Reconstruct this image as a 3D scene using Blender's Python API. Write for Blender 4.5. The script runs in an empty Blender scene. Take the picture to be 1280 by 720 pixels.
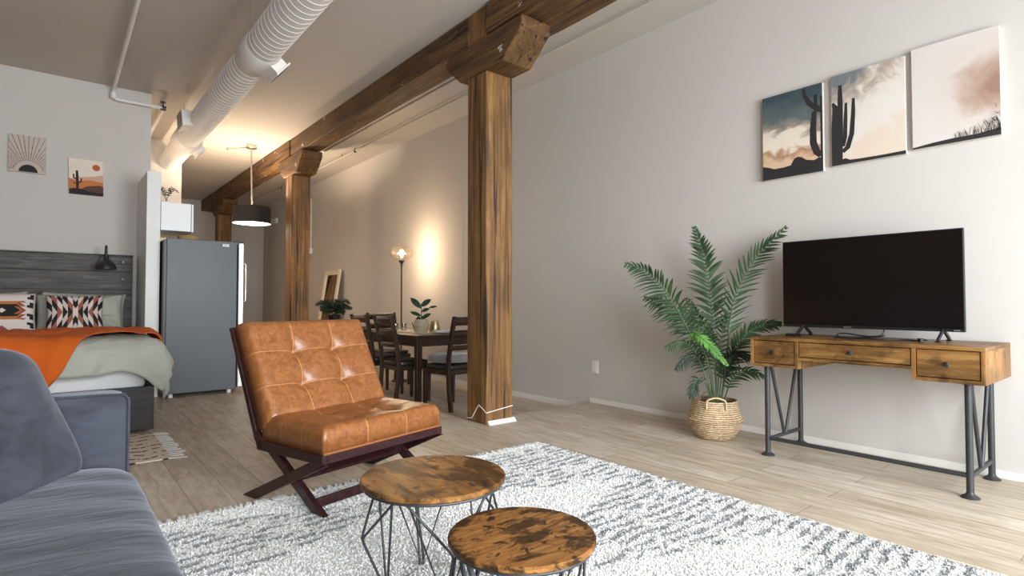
import bpy, math, random
import numpy as np
from mathutils import Vector, Matrix, noise as mn
R = math.radians
sc = bpy.context.scene
COL = sc.collection
random.seed(7)

# ------------------------------------------------------------------ helpers
def vadd(a, b): return tuple(x + y for x, y in zip(a, b))
def norm(v):
    l = math.sqrt(sum(x * x for x in v)) or 1.0
    return tuple(x / l for x in v)
def cross(a, b): return (a[1]*b[2]-a[2]*b[1], a[2]*b[0]-a[0]*b[2], a[0]*b[1]-a[1]*b[0])

class MB:
    def __init__(s): s.v = []; s.f = []; s.m = []; s.uv = {}
    def add(s, vs, fs, m=0):
        o = len(s.v); s.v += [tuple(float(c) for c in v) for v in vs]
        for f in fs: s.f.append(tuple(i + o for i in f)); s.m.append(m)
        return o
    def obox(s, c, ax, ay, az, m=0):
        c = Vector(c); ax = Vector(ax); ay = Vector(ay); az = Vector(az)
        vs = [c + ax*i + ay*j + az*k for i in (-1, 1) for j in (-1, 1) for k in (-1, 1)]
        fs = [(0,1,3,2), (4,6,7,5), (0,4,5,1), (2,3,7,6), (0,2,6,4), (1,5,7,3)]
        if ax.cross(ay).dot(az) < 0: fs = [f[::-1] for f in fs]
        s.add(vs, fs, m); return s
    def box(s, x0, x1, y0, y1, z0, z1, m=0):
        return s.obox(((x0+x1)/2, (y0+y1)/2, (z0+z1)/2), (abs(x1-x0)/2, 0, 0), (0, abs(y1-y0)/2, 0), (0, 0, abs(z1-z0)/2), m)
    def bar(s, p, q, w, h, up=(0, 0, 1), m=0):
        p = Vector(p); q = Vector(q); d = (q-p); L = d.length; d.normalize(); up = Vector(up)
        sd = d.cross(up).normalized(); up = sd.cross(d)
        return s.obox((p+q)/2, d*L/2, sd*w/2, up*h/2, m)
    def tube(s, pts, r, n=8, cap=True, closed=False, m=0):
        pts = [Vector(p) for p in pts]; N = len(pts)
        rs = r if isinstance(r, (list, tuple)) else [r]*N
        T = []
        for i in range(N):
            a = pts[(i-1) % N] if (closed or i > 0) else pts[i]
            b = pts[(i+1) % N] if (closed or i < N-1) else pts[i]
            T.append((b-a).normalized())
        ref = Vector((0, 0, 1)) if abs(T[0].z) < .9 else Vector((1, 0, 0))
        u = T[0].cross(ref).normalized(); vs = []
        for i in range(N):
            u = (u - T[i]*u.dot(T[i])).normalized(); w = T[i].cross(u)
            for k in range(n):
                a = 2*math.pi*k/n; vs.append(pts[i] + (u*math.cos(a) + w*math.sin(a))*rs[i])
        fs = []
        for i in range(N if closed else N-1):
            j = (i+1) % N
            for k in range(n):
                k2 = (k+1) % n; fs.append((i*n+k, i*n+k2, j*n+k2, j*n+k))
        if cap and not closed:
            fs.append(tuple(range(n))[::-1]); fs.append(tuple((N-1)*n+k for k in range(n)))
        s.add(vs, fs, m); return s
    def lathe(s, prof, c=(0, 0, 0), n=32, m=0, axis='z', cap=False):
        vs = []; N = len(prof)
        for r, h in prof:
            for k in range(n):
                a = 2*math.pi*k/n; x, y = r*math.cos(a), r*math.sin(a)
                p = {'z': (x, y, h), 'y': (y, h, x), 'x': (h, x, y)}[axis]
                vs.append(vadd(p, c))
        fs = [(i*n+k, i*n+(k+1) % n, (i+1)*n+(k+1) % n, (i+1)*n+k) for i in range(N-1) for k in range(n)]
        if cap: fs += [tuple(range(n))[::-1], tuple((N-1)*n+k for k in range(n))]
        s.add(vs, fs, m); return s
    def prism(s, poly, f, t0, t1, m=0):   # f(a,b,t) -> xyz
        n = len(poly)
        vs = [f(a, b, t0) for a, b in poly] + [f(a, b, t1) for a, b in poly]
        fs = [tuple(range(n))[::-1], tuple(range(n, 2*n))] + [(i, (i+1) % n, n+(i+1) % n, n+i) for i in range(n)]
        s.add(vs, fs, m); return s
    def grid(s, nu, nv, f, m=0, uvf=None):
        vs = [f(i/nu, j/nv) for j in range(nv+1) for i in range(nu+1)]
        o = len(s.f)
        fs = [(j*(nu+1)+i, j*(nu+1)+i+1, (j+1)*(nu+1)+i+1, (j+1)*(nu+1)+i) for j in range(nv) for i in range(nu)]
        b = s.add(vs, fs, m)
        if uvf:
            for j in range(nv+1):
                for i in range(nu+1): s.uv[b+j*(nu+1)+i] = uvf(i/nu, j/nv)
        return s
    def build(s, name, mats, parent=None, loc=(0, 0, 0), smooth=None, bevel=0, world=False, sub=0, recalc=True):
        me = bpy.data.meshes.new(name)
        vs = s.v
        if world and parent is not None:
            L = parent.location; 
            P = parent
            while P.parent: P = P.parent; L = L + P.location
            vs = [(a-L.x, b-L.y, c-L.z) for a, b, c in vs]
        me.from_pydata(vs, [], s.f)
        if recalc:
            import bmesh
            bm = bmesh.new(); bm.from_mesh(me); bmesh.ops.recalc_face_normals(bm, faces=bm.faces); bm.to_mesh(me); bm.free()
        if not isinstance(mats, (list, tuple)): mats = [mats]
        for m in mats: me.materials.append(m)
        if len(mats) > 1: me.polygons.foreach_set('material_index', s.m)
        if s.uv:
            ul = me.uv_layers.new(name='UVMap')
            for l in me.loops: ul.data[l.index].uv = s.uv.get(l.vertex_index, (0, 0))
        if smooth is not None:
            me.shade_smooth()
            if smooth < 180: me.set_sharp_from_angle(angle=R(smooth))
        o = bpy.data.objects.new(name, me); COL.objects.link(o); o.location = loc
        if parent is not None: o.parent = parent
        if bevel:
            b = o.modifiers.new('bevel', 'BEVEL'); b.width = bevel; b.segments = 2; b.limit_method = 'ANGLE'; b.angle_limit = R(40)
        if sub:
            b = o.modifiers.new('sub', 'SUBSURF'); b.levels = sub; b.render_levels = sub
        return o

def tag(o, label=None, cat=None, group=None, kind=None):
    if label: o['label'] = label
    if cat: o['category'] = cat
    if group: o['group'] = group
    if kind: o['kind'] = kind
    return o
def thing(name, label, cat, loc=(0, 0, 0), rz=0, group=None):
    o = bpy.data.objects.new(name, None); COL.objects.link(o); o.location = loc; o.rotation_euler = (0, 0, rz)
    o.empty_display_size = .1
    return tag(o, label, cat, group)
def struct(name, mb, mat, label, cat='wall', **k):
    return tag(mb.build(name, mat, **k), label, cat, None, 'structure')
def copy_tree(o, parent=None):
    c = o.copy(); COL.objects.link(c)
    if parent is not None: c.parent = parent
    for ch in list(o.children): copy_tree(ch, c)
    return c
def n3(x, y, z=0.0): return mn.noise(Vector((x, y, z)))
def smooth_path(pts, n=12):
    P = [Vector(p) for p in pts]; out = []
    for i in range(len(P)-1):
        p0 = P[max(i-1, 0)]; p1 = P[i]; p2 = P[i+1]; p3 = P[min(i+2, len(P)-1)]
        for k in range(n):
            t = k/n; t2 = t*t; t3 = t2*t
            out.append(.5*((2*p1)+(p2-p0)*t+(2*p0-5*p1+4*p2-p3)*t2+(3*p1-p0-3*p2+p3)*t3))
    out.append(P[-1]); return out

# ------------------------------------------------------------------ materials
class NT:
    def __init__(s, name):
        s.mat = bpy.data.materials.new(name); s.mat.use_nodes = True
        s.t = s.mat.node_tree; s.t.nodes.clear()
        s.out = s.t.nodes.new('ShaderNodeOutputMaterial')
    def n(s, typ, props=None, **ins):
        nd = s.t.nodes.new('ShaderNode'+typ)
        for k, v in (props or {}).items(): setattr(nd, k, v)
        for k, v in ins.items():
            key = int(k[1:]) if k[0] == '_' and k[1:].isdigit() else k.replace('_', ' ')
            s.set(nd.inputs[key], v)
        return nd
    def set(s, sock, v):
        if isinstance(v, bpy.types.NodeSocket): s.t.links.new(v, sock)
        elif isinstance(v, bpy.types.Node): s.t.links.new(v.outputs[0], sock)
        else:
            if sock.type == 'RGBA' and len(v) == 3: v = (*v, 1)
            sock.default_value = v
    def math(s, op, a, b=0.0, clamp=False):
        nd = s.t.nodes.new('ShaderNodeMath'); nd.operation = op; nd.use_clamp = clamp
        s.set(nd.inputs[0], a); s.set(nd.inputs[1], b); return nd.outputs[0]
    def ramp(s, fac, stops, interp='LINEAR'):
        nd = s.t.nodes.new('ShaderNodeValToRGB'); cr = nd.color_ramp; cr.interpolation = interp
        while len(cr.elements) < len(stops): cr.elements.new(.5)
        for e, (p, c) in zip(cr.elements, stops):
            e.position = p; e.color = (*c, 1) if len(c) == 3 else c
        s.set(nd.inputs[0], fac); return nd.outputs[0]
    def mix(s, fac, a, b, blend='MIX'):
        nd = s.t.nodes.new('ShaderNodeMix'); nd.data_type = 'RGBA'; nd.blend_type = blend
        s.set(nd.inputs[0], fac); s.set(nd.inputs[6], a); s.set(nd.inputs[7], b); return nd.outputs[2]
    def coord(s, which='Object', scale=(1, 1, 1), rot=(0, 0, 0), loc=(0, 0, 0)):
        tc = s.t.nodes.new('ShaderNodeTexCoord'); mp = s.t.nodes.new('ShaderNodeMapping')
        s.t.links.new(tc.outputs[which], mp.inputs[0])
        mp.inputs['Scale'].default_value = scale; mp.inputs['Rotation'].default_value = rot; mp.inputs['Location'].default_value = loc
        return mp.outputs[0]
    def noise(s, vec, scale=5, detail=4, rough=.55, dist=0):
        nd = s.n('TexNoise', Vector=vec, Scale=scale, Detail=detail, Roughness=rough, Distortion=dist); return nd.outputs[0]
    def bump(s, h, strength=.2, dist=.01):
        return s.n('Bump', Strength=strength, Distance=dist, Height=h).outputs[0]
    def bsdf(s, color, rough=.5, metal=0, normal=None, **k):
        nd = s.n('BsdfPrincipled', Base_Color=color, Roughness=rough, Metallic=metal)
        if normal is not None: s.set(nd.inputs['Normal'], normal)
        for kk, v in k.items(): s.set(nd.inputs[kk.replace('_', ' ')], v)
        s.t.links.new(nd.outputs[0], s.out.inputs[0]); return s.mat

def srgb(r, g, b):
    f = lambda c: ((c/255+.055)/1.055)**2.4 if c/255 > .04045 else c/255/12.92
    return (f(r), f(g), f(b))

def mat_plain(name, c, rough=.5, metal=0, bump=0, bscale=60, var=0.06, **k):
    t = NT(name); v = t.coord()
    n = t.noise(v, bscale*.15, 3)
    col = t.mix(n, tuple(x*(1-var) for x in c), tuple(min(1, x*(1+var)) for x in c))
    nm = t.bump(t.noise(v, bscale, 3), bump, .004) if bump else None
    return t.bsdf(col, rough, metal, nm, **k)

def mat_paint(name, c, bump=.12):
    t = NT(name); v = t.coord()
    col = t.mix(t.noise(v, .8, 4), tuple(x*.955 for x in c), tuple(x*1.03 for x in c))
    h = t.math('ADD', t.noise(v, 3, 4), t.math('MULTIPLY', t.noise(v, 90, 2), .12))
    return t.bsdf(col, .85, 0, t.bump(h, bump, .02))

def mat_timber(name, axis, tint=1.0, specks=False, lite=1.0):
    t = NT(name)
    sl = [14, 14, 14]; sl[axis] = .9; v = t.coord(scale=tuple(sl))
    s2 = [60, 60, 60]; s2[axis] = 1.6; vf = t.coord(scale=tuple(s2))
    s3 = [3.5, 3.5, 3.5]; s3[axis] = 1.2; vb = t.coord(scale=tuple(s3))
    g = t.noise(v, 1, 6, .6, 1.2); fine = t.noise(vf, 1, 4, .7); big = t.noise(vb, 1, 4, .6, .6)
    f = t.math('ADD', t.math('MULTIPLY', g, .45), t.math('ADD', t.math('MULTIPLY', fine, .36), t.math('MULTIPLY', big, .36)))
    k = lambda c: tuple(x*tint for x in c)
    col = t.ramp(f, [(.36, k((.014, .007, .003))), (.47, k((.066, .031, .010))), (.58, k((.178, .082, .021))), (.76, k((.40*lite, .195*lite, .060*lite)))])
    # dark drying cracks along the grain
    s4 = [26, 26, 26]; s4[axis] = .55; vc = t.coord(scale=tuple(s4))
    cr = t.ramp(t.noise(vc, 1, 3, .5, .4), [(.36, (0, 0, 0)), (.41, (1, 1, 1))])
    col = t.mix(1.0, col, t.mix(.85, (1, 1, 1), cr), 'MULTIPLY')
    if specks:
        sp = t.ramp(t.noise(t.coord(scale=(9, 5, 9)), 1, 6, .65), [(.655, (0, 0, 0)), (.67, (1, 1, 1))])
        col = t.mix(sp, col, (.55, .52, .48))
    h = t.math('ADD', fine, t.math('MULTIPLY', t.ramp(t.noise(vc, 1, 3, .5, .4), [(.30, (0, 0, 0)), (.38, (1, 1, 1))]), 1.5))
    return t.bsdf(col, .62, 0, t.bump(h, .45, .008))

def mat_rustic(name, axis, blotch=1.0, base=1.0, scale=1.0, off=0.0, sat=1.0):
    t = NT(name)
    sl = [30*scale]*3; sl[axis] = 3*scale; v = t.coord(scale=tuple(sl), loc=(off, off, off))
    s2 = [6*scale]*3; s2[axis] = 3.2*scale; vb = t.coord(scale=tuple(s2), loc=(off, off*2, off))
    g = t.noise(v, 1, 5, .6, .8)
    col = t.ramp(g, [(.3, tuple(x*base*q for x, q in zip((.15, .068, .020), (sat, 1, 1/sat)))), (.5, tuple(x*base*q for x, q in zip((.29, .142, .045), (sat, 1, 1/sat)))), (.72, tuple(x*base*q for x, q in zip((.47, .28, .115), (sat, .9, .75/sat))))])
    bl = t.noise(vb, 1, 6, .68, .5)
    m = t.ramp(bl, [(.47, (0, 0, 0)), (.55, (1, 1, 1))])
    col = t.mix(t.math('MULTIPLY', m, .80*blotch), col, (.022, .011, .005))
    kn = t.ramp(t.noise(t.coord(scale=(11*scale,)*3, loc=(off+3, 1, 2)), 1, 3, .5, .5), [(.60, (0, 0, 0)), (.66, (1, 1, 1))])
    col = t.mix(t.math('MULTIPLY', kn, .8*blotch), col, (.02, .01, .006))
    return t.bsdf(col, .40, 0, t.bump(g, .15, .003), Specular_IOR_Level=.22)

def mat_dark_wood(name, c=(.022, .0085, .006), rough=.33, axis=2):
    t = NT(name); sl = [50, 50, 50]; sl[axis] = 3; v = t.coord(scale=tuple(sl))
    g = t.noise(v, 1, 4, .6, .5)
    col = t.ramp(g, [(.35, tuple(x*.5 for x in c)), (.7, tuple(min(1, x*1.7) for x in c))])
    return t.bsdf(col, rough, 0, t.bump(g, .08, .002))

def mat_fabric(name, c, sheen=.3, scale=260, rough=.9, wr=0, var=.1, dist=.006):
    t = NT(name); v = t.coord()
    col = t.mix(t.noise(v, 9, 5), tuple(x*(1-var) for x in c), tuple(min(1, x*(1+var)) for x in c))
    h = t.noise(v, scale, 2)
    if wr: h = t.math('ADD', t.math('MULTIPLY', h, .15), t.math('MULTIPLY', t.noise(t.coord(scale=(7, 22, 9), rot=(0, 0, .35)), 1, 3, .5, .8), wr))
    return t.bsdf(col, rough, 0, t.bump(h, .45, dist), Sheen_Weight=sheen, Sheen_Roughness=.4)

M = {}
M['wall'] = mat_paint('wall_paint', srgb(200, 194, 188))
M['ceil'] = mat_paint('ceiling_paint', srgb(192, 184, 175), .2)
def brick_mat():  # invented dark brick for the unseen left wall, keeps bounce light low
    t = NT('dark_low_bounce_brick'); v = t.coord(rot=(R(90), 0, R(90)))
    b = t.n('TexBrick', Vector=v, Color1=(*srgb(122, 78, 60), 1), Color2=(*srgb(98, 62, 50), 1), Mortar=(*srgb(140, 128, 116), 1), Scale=1.0, Mortar_Size=.006, Brick_Width=.21, Row_Height=.07)
    return t.bsdf(b.outputs[0], .9, 0, t.bump(t.math('SUBTRACT', 1.0, b.outputs[1]), .5, .01))
M['brickwall'] = brick_mat()
M['white'] = mat_plain('white_paint', srgb(226, 225, 222), .5)
M['trim'] = mat_plain('trim_paint', srgb(228, 224, 218), .5)
M['duct'] = mat_plain('duct_paint', srgb(226, 222, 218), .55, var=.03)
M['black'] = mat_plain('black_metal', (.018, .018, .02), .42)
M['iron'] = mat_plain('dark_iron', (.045, .047, .05), .45, .3, .1, 200)
M['steel'] = mat_plain('brushed_steel', (.62, .61, .6), .32, 1)
M['nickel'] = mat_plain('satin_nickel', (.66, .58, .5), .35, 1)
M['postwood'] = mat_timber('old_timber_upright', 2, .92)
M['beamwood'] = mat_timber('old_timber_lengthways', 1, .58, True)
M['desk'] = mat_rustic('rustic_board', 1, .62, .80)
M['desk_end'] = mat_rustic('rustic_board_upright', 2, .45, 1.0, off=3)
M['table_a'] = mat_rustic('rustic_round_top', 1, .95, .64, 1.5, 7.7, 1.12)
M['table_b'] = mat_rustic('rustic_round_top_dark', 0, 1.1, .72, 2.4, 12.3, 1.15)
M['mahog'] = mat_dark_wood('mahogany_stain', (.030, .009, .010), .3, 1)
M['dining'] = mat_dark_wood('walnut_stain', (.030, .012, .006), .35, 2)
M['blackleather'] = mat_plain('black_leather', (.02, .018, .017), .35, 0, .2, 120)
M['sage'] = mat_fabric('sage_linen', srgb(170, 170, 159), .05, 300, wr=1.0, dist=.025)
M['orange'] = mat_fabric('orange_knit', srgb(190, 84, 6), .0, 320, wr=.9, dist=.018)
M['sheet'] = mat_fabric('white_sheet', srgb(232, 230, 230), .1)
M['velvet'] = None
M['greyfur'] = mat_fabric('grey_plush', srgb(120, 118, 116), .6, 90)
M['screen'] = mat_plain('tv_screen', (.006, .0045, .004), .22, var=.0)
M['bezel'] = mat_plain('tv_plastic', (.012, .012, .013), .4)
M['cordblk'] = mat_plain('black_rubber', (.01, .01, .01), .5)
M['plastic'] = mat_plain('white_plastic', srgb(232, 230, 226), .4)
M['ceramic'] = mat_plain('beige_ceramic', srgb(168, 154, 130), .5, 0, .2, 90, .12)
M['soil'] = mat_plain('soil', (.02, .013, .009), .9, 0, .6, 60)
M['linenrunner'] = mat_fabric('cream_runner', srgb(214, 203, 184), .2)
M['dark_art'] = mat_plain('print_black', (.02, .017, .017), .8)

def velvet():
    t = NT('blue_grey_velvet'); v = t.coord()
    nap = t.noise(t.coord(scale=(3.5, 15, 8), rot=(0, 0, -.2)), 1, 5, .62, 1.1)
    col = t.ramp(nap, [(.3, (.018, .020, .029)), (.7, (.053, .058, .078))])
    wr = t.noise(t.coord(scale=(4.5, 20, 10), rot=(0, 0, .42)), 1, 3, .5, 1.2)
    h = t.math('ADD', t.math('MULTIPLY', wr, .5), t.math('MULTIPLY', t.noise(v, 400, 2), .06))
    return t.bsdf(col, .85, 0, t.bump(h, .55, .012), Sheen_Weight=.30, Sheen_Roughness=.35, Sheen_Tint=(.78, .82, .92))
M['velvet'] = velvet()

def leather():
    t = NT('tan_leather'); v = t.coord()
    uv = t.n('UVMap').outputs[0]
    sep = t.n('SeparateXYZ', Vector=uv)
    u, w = sep.outputs[0], sep.outputs[1]
    g = t.noise(v, 26, 6, .7, .8); c1 = t.ramp(g, [(.28, (.15, .049, .014)), (.5, (.25, .087, .025)), (.75, (.36, .142, .050))])
    def line(x):
        a = t.math('ABSOLUTE', t.math('SUBTRACT', t.math('FRACT', t.math('ADD', t.math('MULTIPLY', x, 3.0), .5)), .5))
        near = t.math('LESS_THAN', a, .009)
        ins = t.math('MULTIPLY', t.math('GREATER_THAN', x, .12), t.math('LESS_THAN', x, .88))
        return t.math('MULTIPLY', near, ins)
    st = t.math('MAXIMUM', line(u), line(w))
    col = t.mix(t.math('MULTIPLY', st, .5), c1, (.66, .33, .13))
    h = t.math('ADD', t.noise(v, 160, 3), t.math('MULTIPLY', t.noise(v, 22, 4, .6, 1.5), 1.2))
    return t.bsdf(col, .31, 0, t.bump(h, .22, .004), Specular_IOR_Level=.55)
M['leather'] = leather()
M['leather_edge'] = mat_plain('tan_leather_piping', (.27, .095, .028), .4, 0, .2, 100)

def floor_mat():
    t = NT('vinyl_plank_floor'); v = t.coord(rot=(0, 0, R(90)))
    b = t.n('TexBrick', {'offset': .37, 'offset_frequency': 2}, Vector=v, Color1=(0, 0, 0, 1), Color2=(1, 1, 1, 1), Mortar=(.5, .5, .5, 1), Scale=1.0, Mortar_Size=.0024, Mortar_Smooth=.0, Bias=0.0, Brick_Width=1.22, Row_Height=.182)
    gv = t.coord(scale=(24, 3.6, 26)); g = t.noise(gv, 1, 6, .65, .6)
    gf = t.noise(t.coord(scale=(120, 8, 1)), 1, 4, .6)
    blot = t.noise(t.coord(scale=(5, 1.3, 1)), 1, 4, .6, .5)
    f = t.math('ADD', t.math('MULTIPLY', g, .55), t.math('ADD', t.math('MULTIPLY', gf, .2), t.math('ADD', t.math('MULTIPLY', blot, .2), t.math('MULTIPLY', t.n('SeparateColor', Color=b.outputs[0]).outputs[0], .10))))
    col = t.ramp(f, [(.36, srgb(150, 134, 114)), (.50, srgb(181, 166, 146)), (.64, srgb(205, 194, 179))])
    col = t.mix(t.math('MULTIPLY', b.outputs[1], .6), col, srgb(90, 76, 62))
    h = t.math('SUBTRACT', t.math('MULTIPLY', f, .6), b.outputs[1])
    return t.bsdf(col, t.ramp(gf, [(.3, (.36,)*3), (.7, (.5,)*3)]), 0, t.bump(h, .12, .003), Specular_IOR_Level=.42)
M['floor'] = floor_mat()

def headboard_mat():
    t = NT('grey_barnwood'); g = t.noise(t.coord(scale=(3, 30, 40)), 1, 6, .65, .8); f = t.noise(t.coord(scale=(8, 60, 160)), 1, 4, .6)
    k = t.math('ADD', t.math('MULTIPLY', g, .7), t.math('MULTIPLY', f, .3))
    col = t.ramp(k, [(.36, (.022, .019, .019)), (.52, (.066, .058, .055)), (.68, (.15, .135, .128))])
    return t.bsdf(col, .6, 0, t.bump(k, .25, .004))
M['barn'] = headboard_mat()
M['barndark'] = mat_dark_wood('dark_bed_board', (.018, .012, .011), .5, 0)

def basket_mat():
    t = NT('woven_seagrass'); v = t.coord()
    w1 = t.n('TexWave', {'bands_direction': 'Z', 'wave_type': 'BANDS'}, Vector=v, Scale=22.0, Distortion=2.5, Detail=2.0, Detail_Scale=3.0).outputs[1]
    br = t.noise(t.coord(scale=(70, 70, 30)), 1, 2)
    k = t.math('ADD', t.math('MULTIPLY', w1, .5), t.math('MULTIPLY', br, .6))
    col = t.ramp(k, [(.3, srgb(140, 108, 74)), (.6, srgb(206, 176, 136)), (.85, srgb(230, 208, 174))])
    return t.bsdf(col, .75, 0, t.bump(k, .9, .012))
M['basket'] = basket_mat()
M['rope'] = mat_plain('seagrass_rope', srgb(205, 180, 142), .8, 0, .4, 150)

def leaf_mat(name, a, b):
    t = NT(name); v = t.coord(); c = t.ramp(t.noise(v, 7, 3), [(.35, a), (.7, b)])
    return t.bsdf(c, .55, 0, None, Specular_IOR_Level=.3)
M['leaf'] = leaf_mat('palm_leaf', (.010, .026, .008), (.026, .060, .015))
M['leafbright'] = leaf_mat('young_palm_leaf', (.05, .15, .02), (.13, .30, .05))
M['leafdark'] = leaf_mat('dark_leaf', (.008, .018, .011), (.018, .036, .020))
M['stem'] = leaf_mat('palm_stem', (.035, .06, .03), (.10, .14, .07))
M['rubberleaf'] = leaf_mat('rubber_leaf', (.008, .024, .012), (.02, .06, .026))

def mat_emit(name, c, s):
    t = NT(name); e = t.n('Emission', Color=c, Strength=s); t.t.links.new(e.outputs[0], t.out.inputs[0]); return t.mat
def mat_glass(name, tint=(.95, .97, .97), gl=.08, rough=.02):
    t = NT(name)
    a = t.n('BsdfTransparent', Color=tint); b = t.n('BsdfGlossy', Color=(.95, .95, .95), Roughness=rough)
    m = t.n('MixShader', Fac=gl); t.t.links.new(a.outputs[0], m.inputs[1]); t.t.links.new(b.outputs[0], m.inputs[2])
    t.t.links.new(m.outputs[0], t.out.inputs[0]); return t.mat
M['pane'] = mat_glass('window_glass')
M['amberglass'] = mat_glass('amber_lamp_glass', (1.0, .92, .80), .22, .15)
M['clearglass'] = mat_glass('votive_glass', (.86, .84, .8), .25, .1)
M['mirror'] = mat_plain('mirror_silver', (.82, .84, .86), .03, 1, var=0)
M['bulb'] = mat_emit('bulb_glow', (1, .72, .42), 40)
M['diffuser'] = mat_emit('pendant_diffuser_glow', (1, .83, .62), 9)
M['globe'] = mat_emit('added_globe_glow', (1, .80, .58), 15)  # glow of the two added fill globes
M['shadeblk'] = mat_plain('black_linen_shade', (.014, .012, .011), .8, 0, .2, 200)
M['shadein'] = mat_plain('shade_lining', (.8, .74, .66), .7)
M['goldvase'] = mat_plain('hammered_gold', (.62, .48, .27), .3, 1, .8, 40)
M['fridge_side'] = mat_plain('fridge_grey_side', (.085, .092, .106), .45, 0, .1, 300, .05)
M['fridge_door'] = mat_plain('fridge_steel', (.55, .55, .56), .35, .9)
M['sticker'] = mat_plain('sticker_paper', srgb(225, 225, 222), .5)
M['greyink'] = mat_plain('grey_ink', (.25, .25, .26), .6)
M['cabinet'] = mat_plain('white_cabinet', srgb(232, 232, 232), .4, var=.02)
M['tan'] = mat_plain('tan_wicker', srgb(170, 135, 85), .8, 0, .5, 80)
M['mframe'] = mat_plain('cream_frame', srgb(225, 208, 182), .55)

# ------------------------------------------------------------------ room shell
XR, ZC, XP = 4.19, 3.48, 2.74          # right wall, ceiling, post line
YB, YF, XL = -1.7, 15.3, -6.0
YE, ZL = 3.88, -.095                    # edge of the raised floor, sunken dining floor
f = MB(); f.box(XL-.1, XP, YB-.1, YF+.1, -.2, 0); f.box(XP, XR+.1, YB-.1, YE, -.2, 0)
struct('floor', f, M['floor'], 'pale greige plank floor of the living area', 'floor')
f = MB(); f.box(XP, XR+.1, YE, YF+.1, -.3, ZL)
struct('floor', f, M['floor'], 'lower plank floor under the dining table', 'floor')
struct('ceiling', MB().box(XL-.1, XR+.1, YB-.1, YF+.1, ZC, ZC+.15), M['ceil'], 'painted grey ceiling', 'ceiling')
struct('wall_right', MB().box(XR, XR+.15, YB-.1, YF+.1, -.3, ZC), M['wall'], 'long pale right wall with the television')
struct('wall_left', MB().box(XL-.15, XL, YB-.1, 7.84, -.1, ZC), M['brickwall'], 'unseen left wall beyond the sofa, made dark to cut bounce light')
struct('wall_far', MB().box(1.5, XR, YF, YF+.15, -.3, ZC), M['wall'], 'far end wall of the loft')
struct('wall_bedside', MB().box(XL, .865, 7.84, 8.0, 0, ZC), M['wall'], 'wall behind the bed headboard')
struct('wall_kitchen', MB().box(.6, 1.515, 10.0, YF, 0, ZC), M['wall'], 'kitchen end wall where the duct goes in')
struct('wall_kitchen_side', MB().box(.6, .70, 8.0, 10.0, 0, ZC), M['wall'], 'kitchen side wall behind the bed wall')
struct('wall_partition', MB().box(.742, .868, 6.98, 7.84, 0, 2.39), M['white'], 'low white partition between bed and fridge', bevel=.004)
# back wall with three windows (behind the viewpoint)
WINS = [(-.9, 1.0), (1.4, 3.4)]
WZ0, WZ1 = .25, 2.65
bw = MB(); xs = [XL] + [x for w in WINS for x in w] + [XR]
for i in range(0, len(xs), 2): bw.box(xs[i], xs[i+1], YB-.2, YB, 0, ZC)
for a, b in WINS: bw.box(a, b, YB-.2, YB, 0, WZ0); bw.box(a, b, YB-.2, YB, WZ1, ZC)
struct('wall_back', bw, M['wall'], 'window wall opposite the dining area')
for i, (a, b) in enumerate(WINS):
    w = MB(); y0, y1 = YB-.14, YB-.08
    w.box(a, a+.05, y0, y1, WZ0, WZ1).box(b-.05, b, y0, y1, WZ0, WZ1).box(a+.05, b-.05, y0, y1, WZ0, WZ0+.05).box(a+.05, b-.05, y0, y1, WZ1-.05, WZ1)
    w.box((a+b)/2-.02, (a+b)/2+.02, y0, y1, WZ0+.05, WZ1-.05).box(a+.05, b-.05, y0, y1, 2.0, 2.04)
    o = struct('window_%d' % (i+1), w, M['white'], 'tall white framed window in the back wall, number %d from the left wall' % (i+1), 'window')
    MB().box(a+.05, b-.05, YB-.113, YB-.107, WZ0+.05, WZ1-.05).build('pane', M['pane'], o)
# baseboards
struct('baseboard_right', MB().box(XR-.012, XR, YB, YE, 0, .045), M['trim'], 'low white baseboard along the right wall', 'baseboard', bevel=.003)
struct('baseboard_right', MB().box(XR-.012, XR, YE, YF, ZL, ZL+.06), M['trim'], 'white baseboard along the dining wall', 'baseboard', bevel=.003)
struct('baseboard_far', MB().box(1.515, XP, YF-.012, YF, 0, .06), M['trim'], 'baseboard of the far wall', 'baseboard')
struct('trim_1', MB().box(1.6, 2.7, YF-.03, YF, 2.93, 2.97), M['wall'], 'thin ledge on the far wall left of the last post', 'trim')
struct('trim_2', MB().box(XP, XR, YE-.004, YE+.004, -.095, .0), M['floor'], 'riser of the floor step by the front post', 'trim')
d = MB().box(3.0, 3.08, YF-.04, YF, ZL, 2.2).box(4.1, 4.18, YF-.04, YF, ZL, 2.2).box(3.08, 4.1, YF-.04, YF, 2.12, 2.2)
dd = struct('door_1', d, M['wall'], 'plain painted door frame at the far end', 'door')
MB().box(3.08, 4.1, YF-.02, YF-.004, ZL, 2.12).build('door_leaf', M['wall'], dd)

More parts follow.
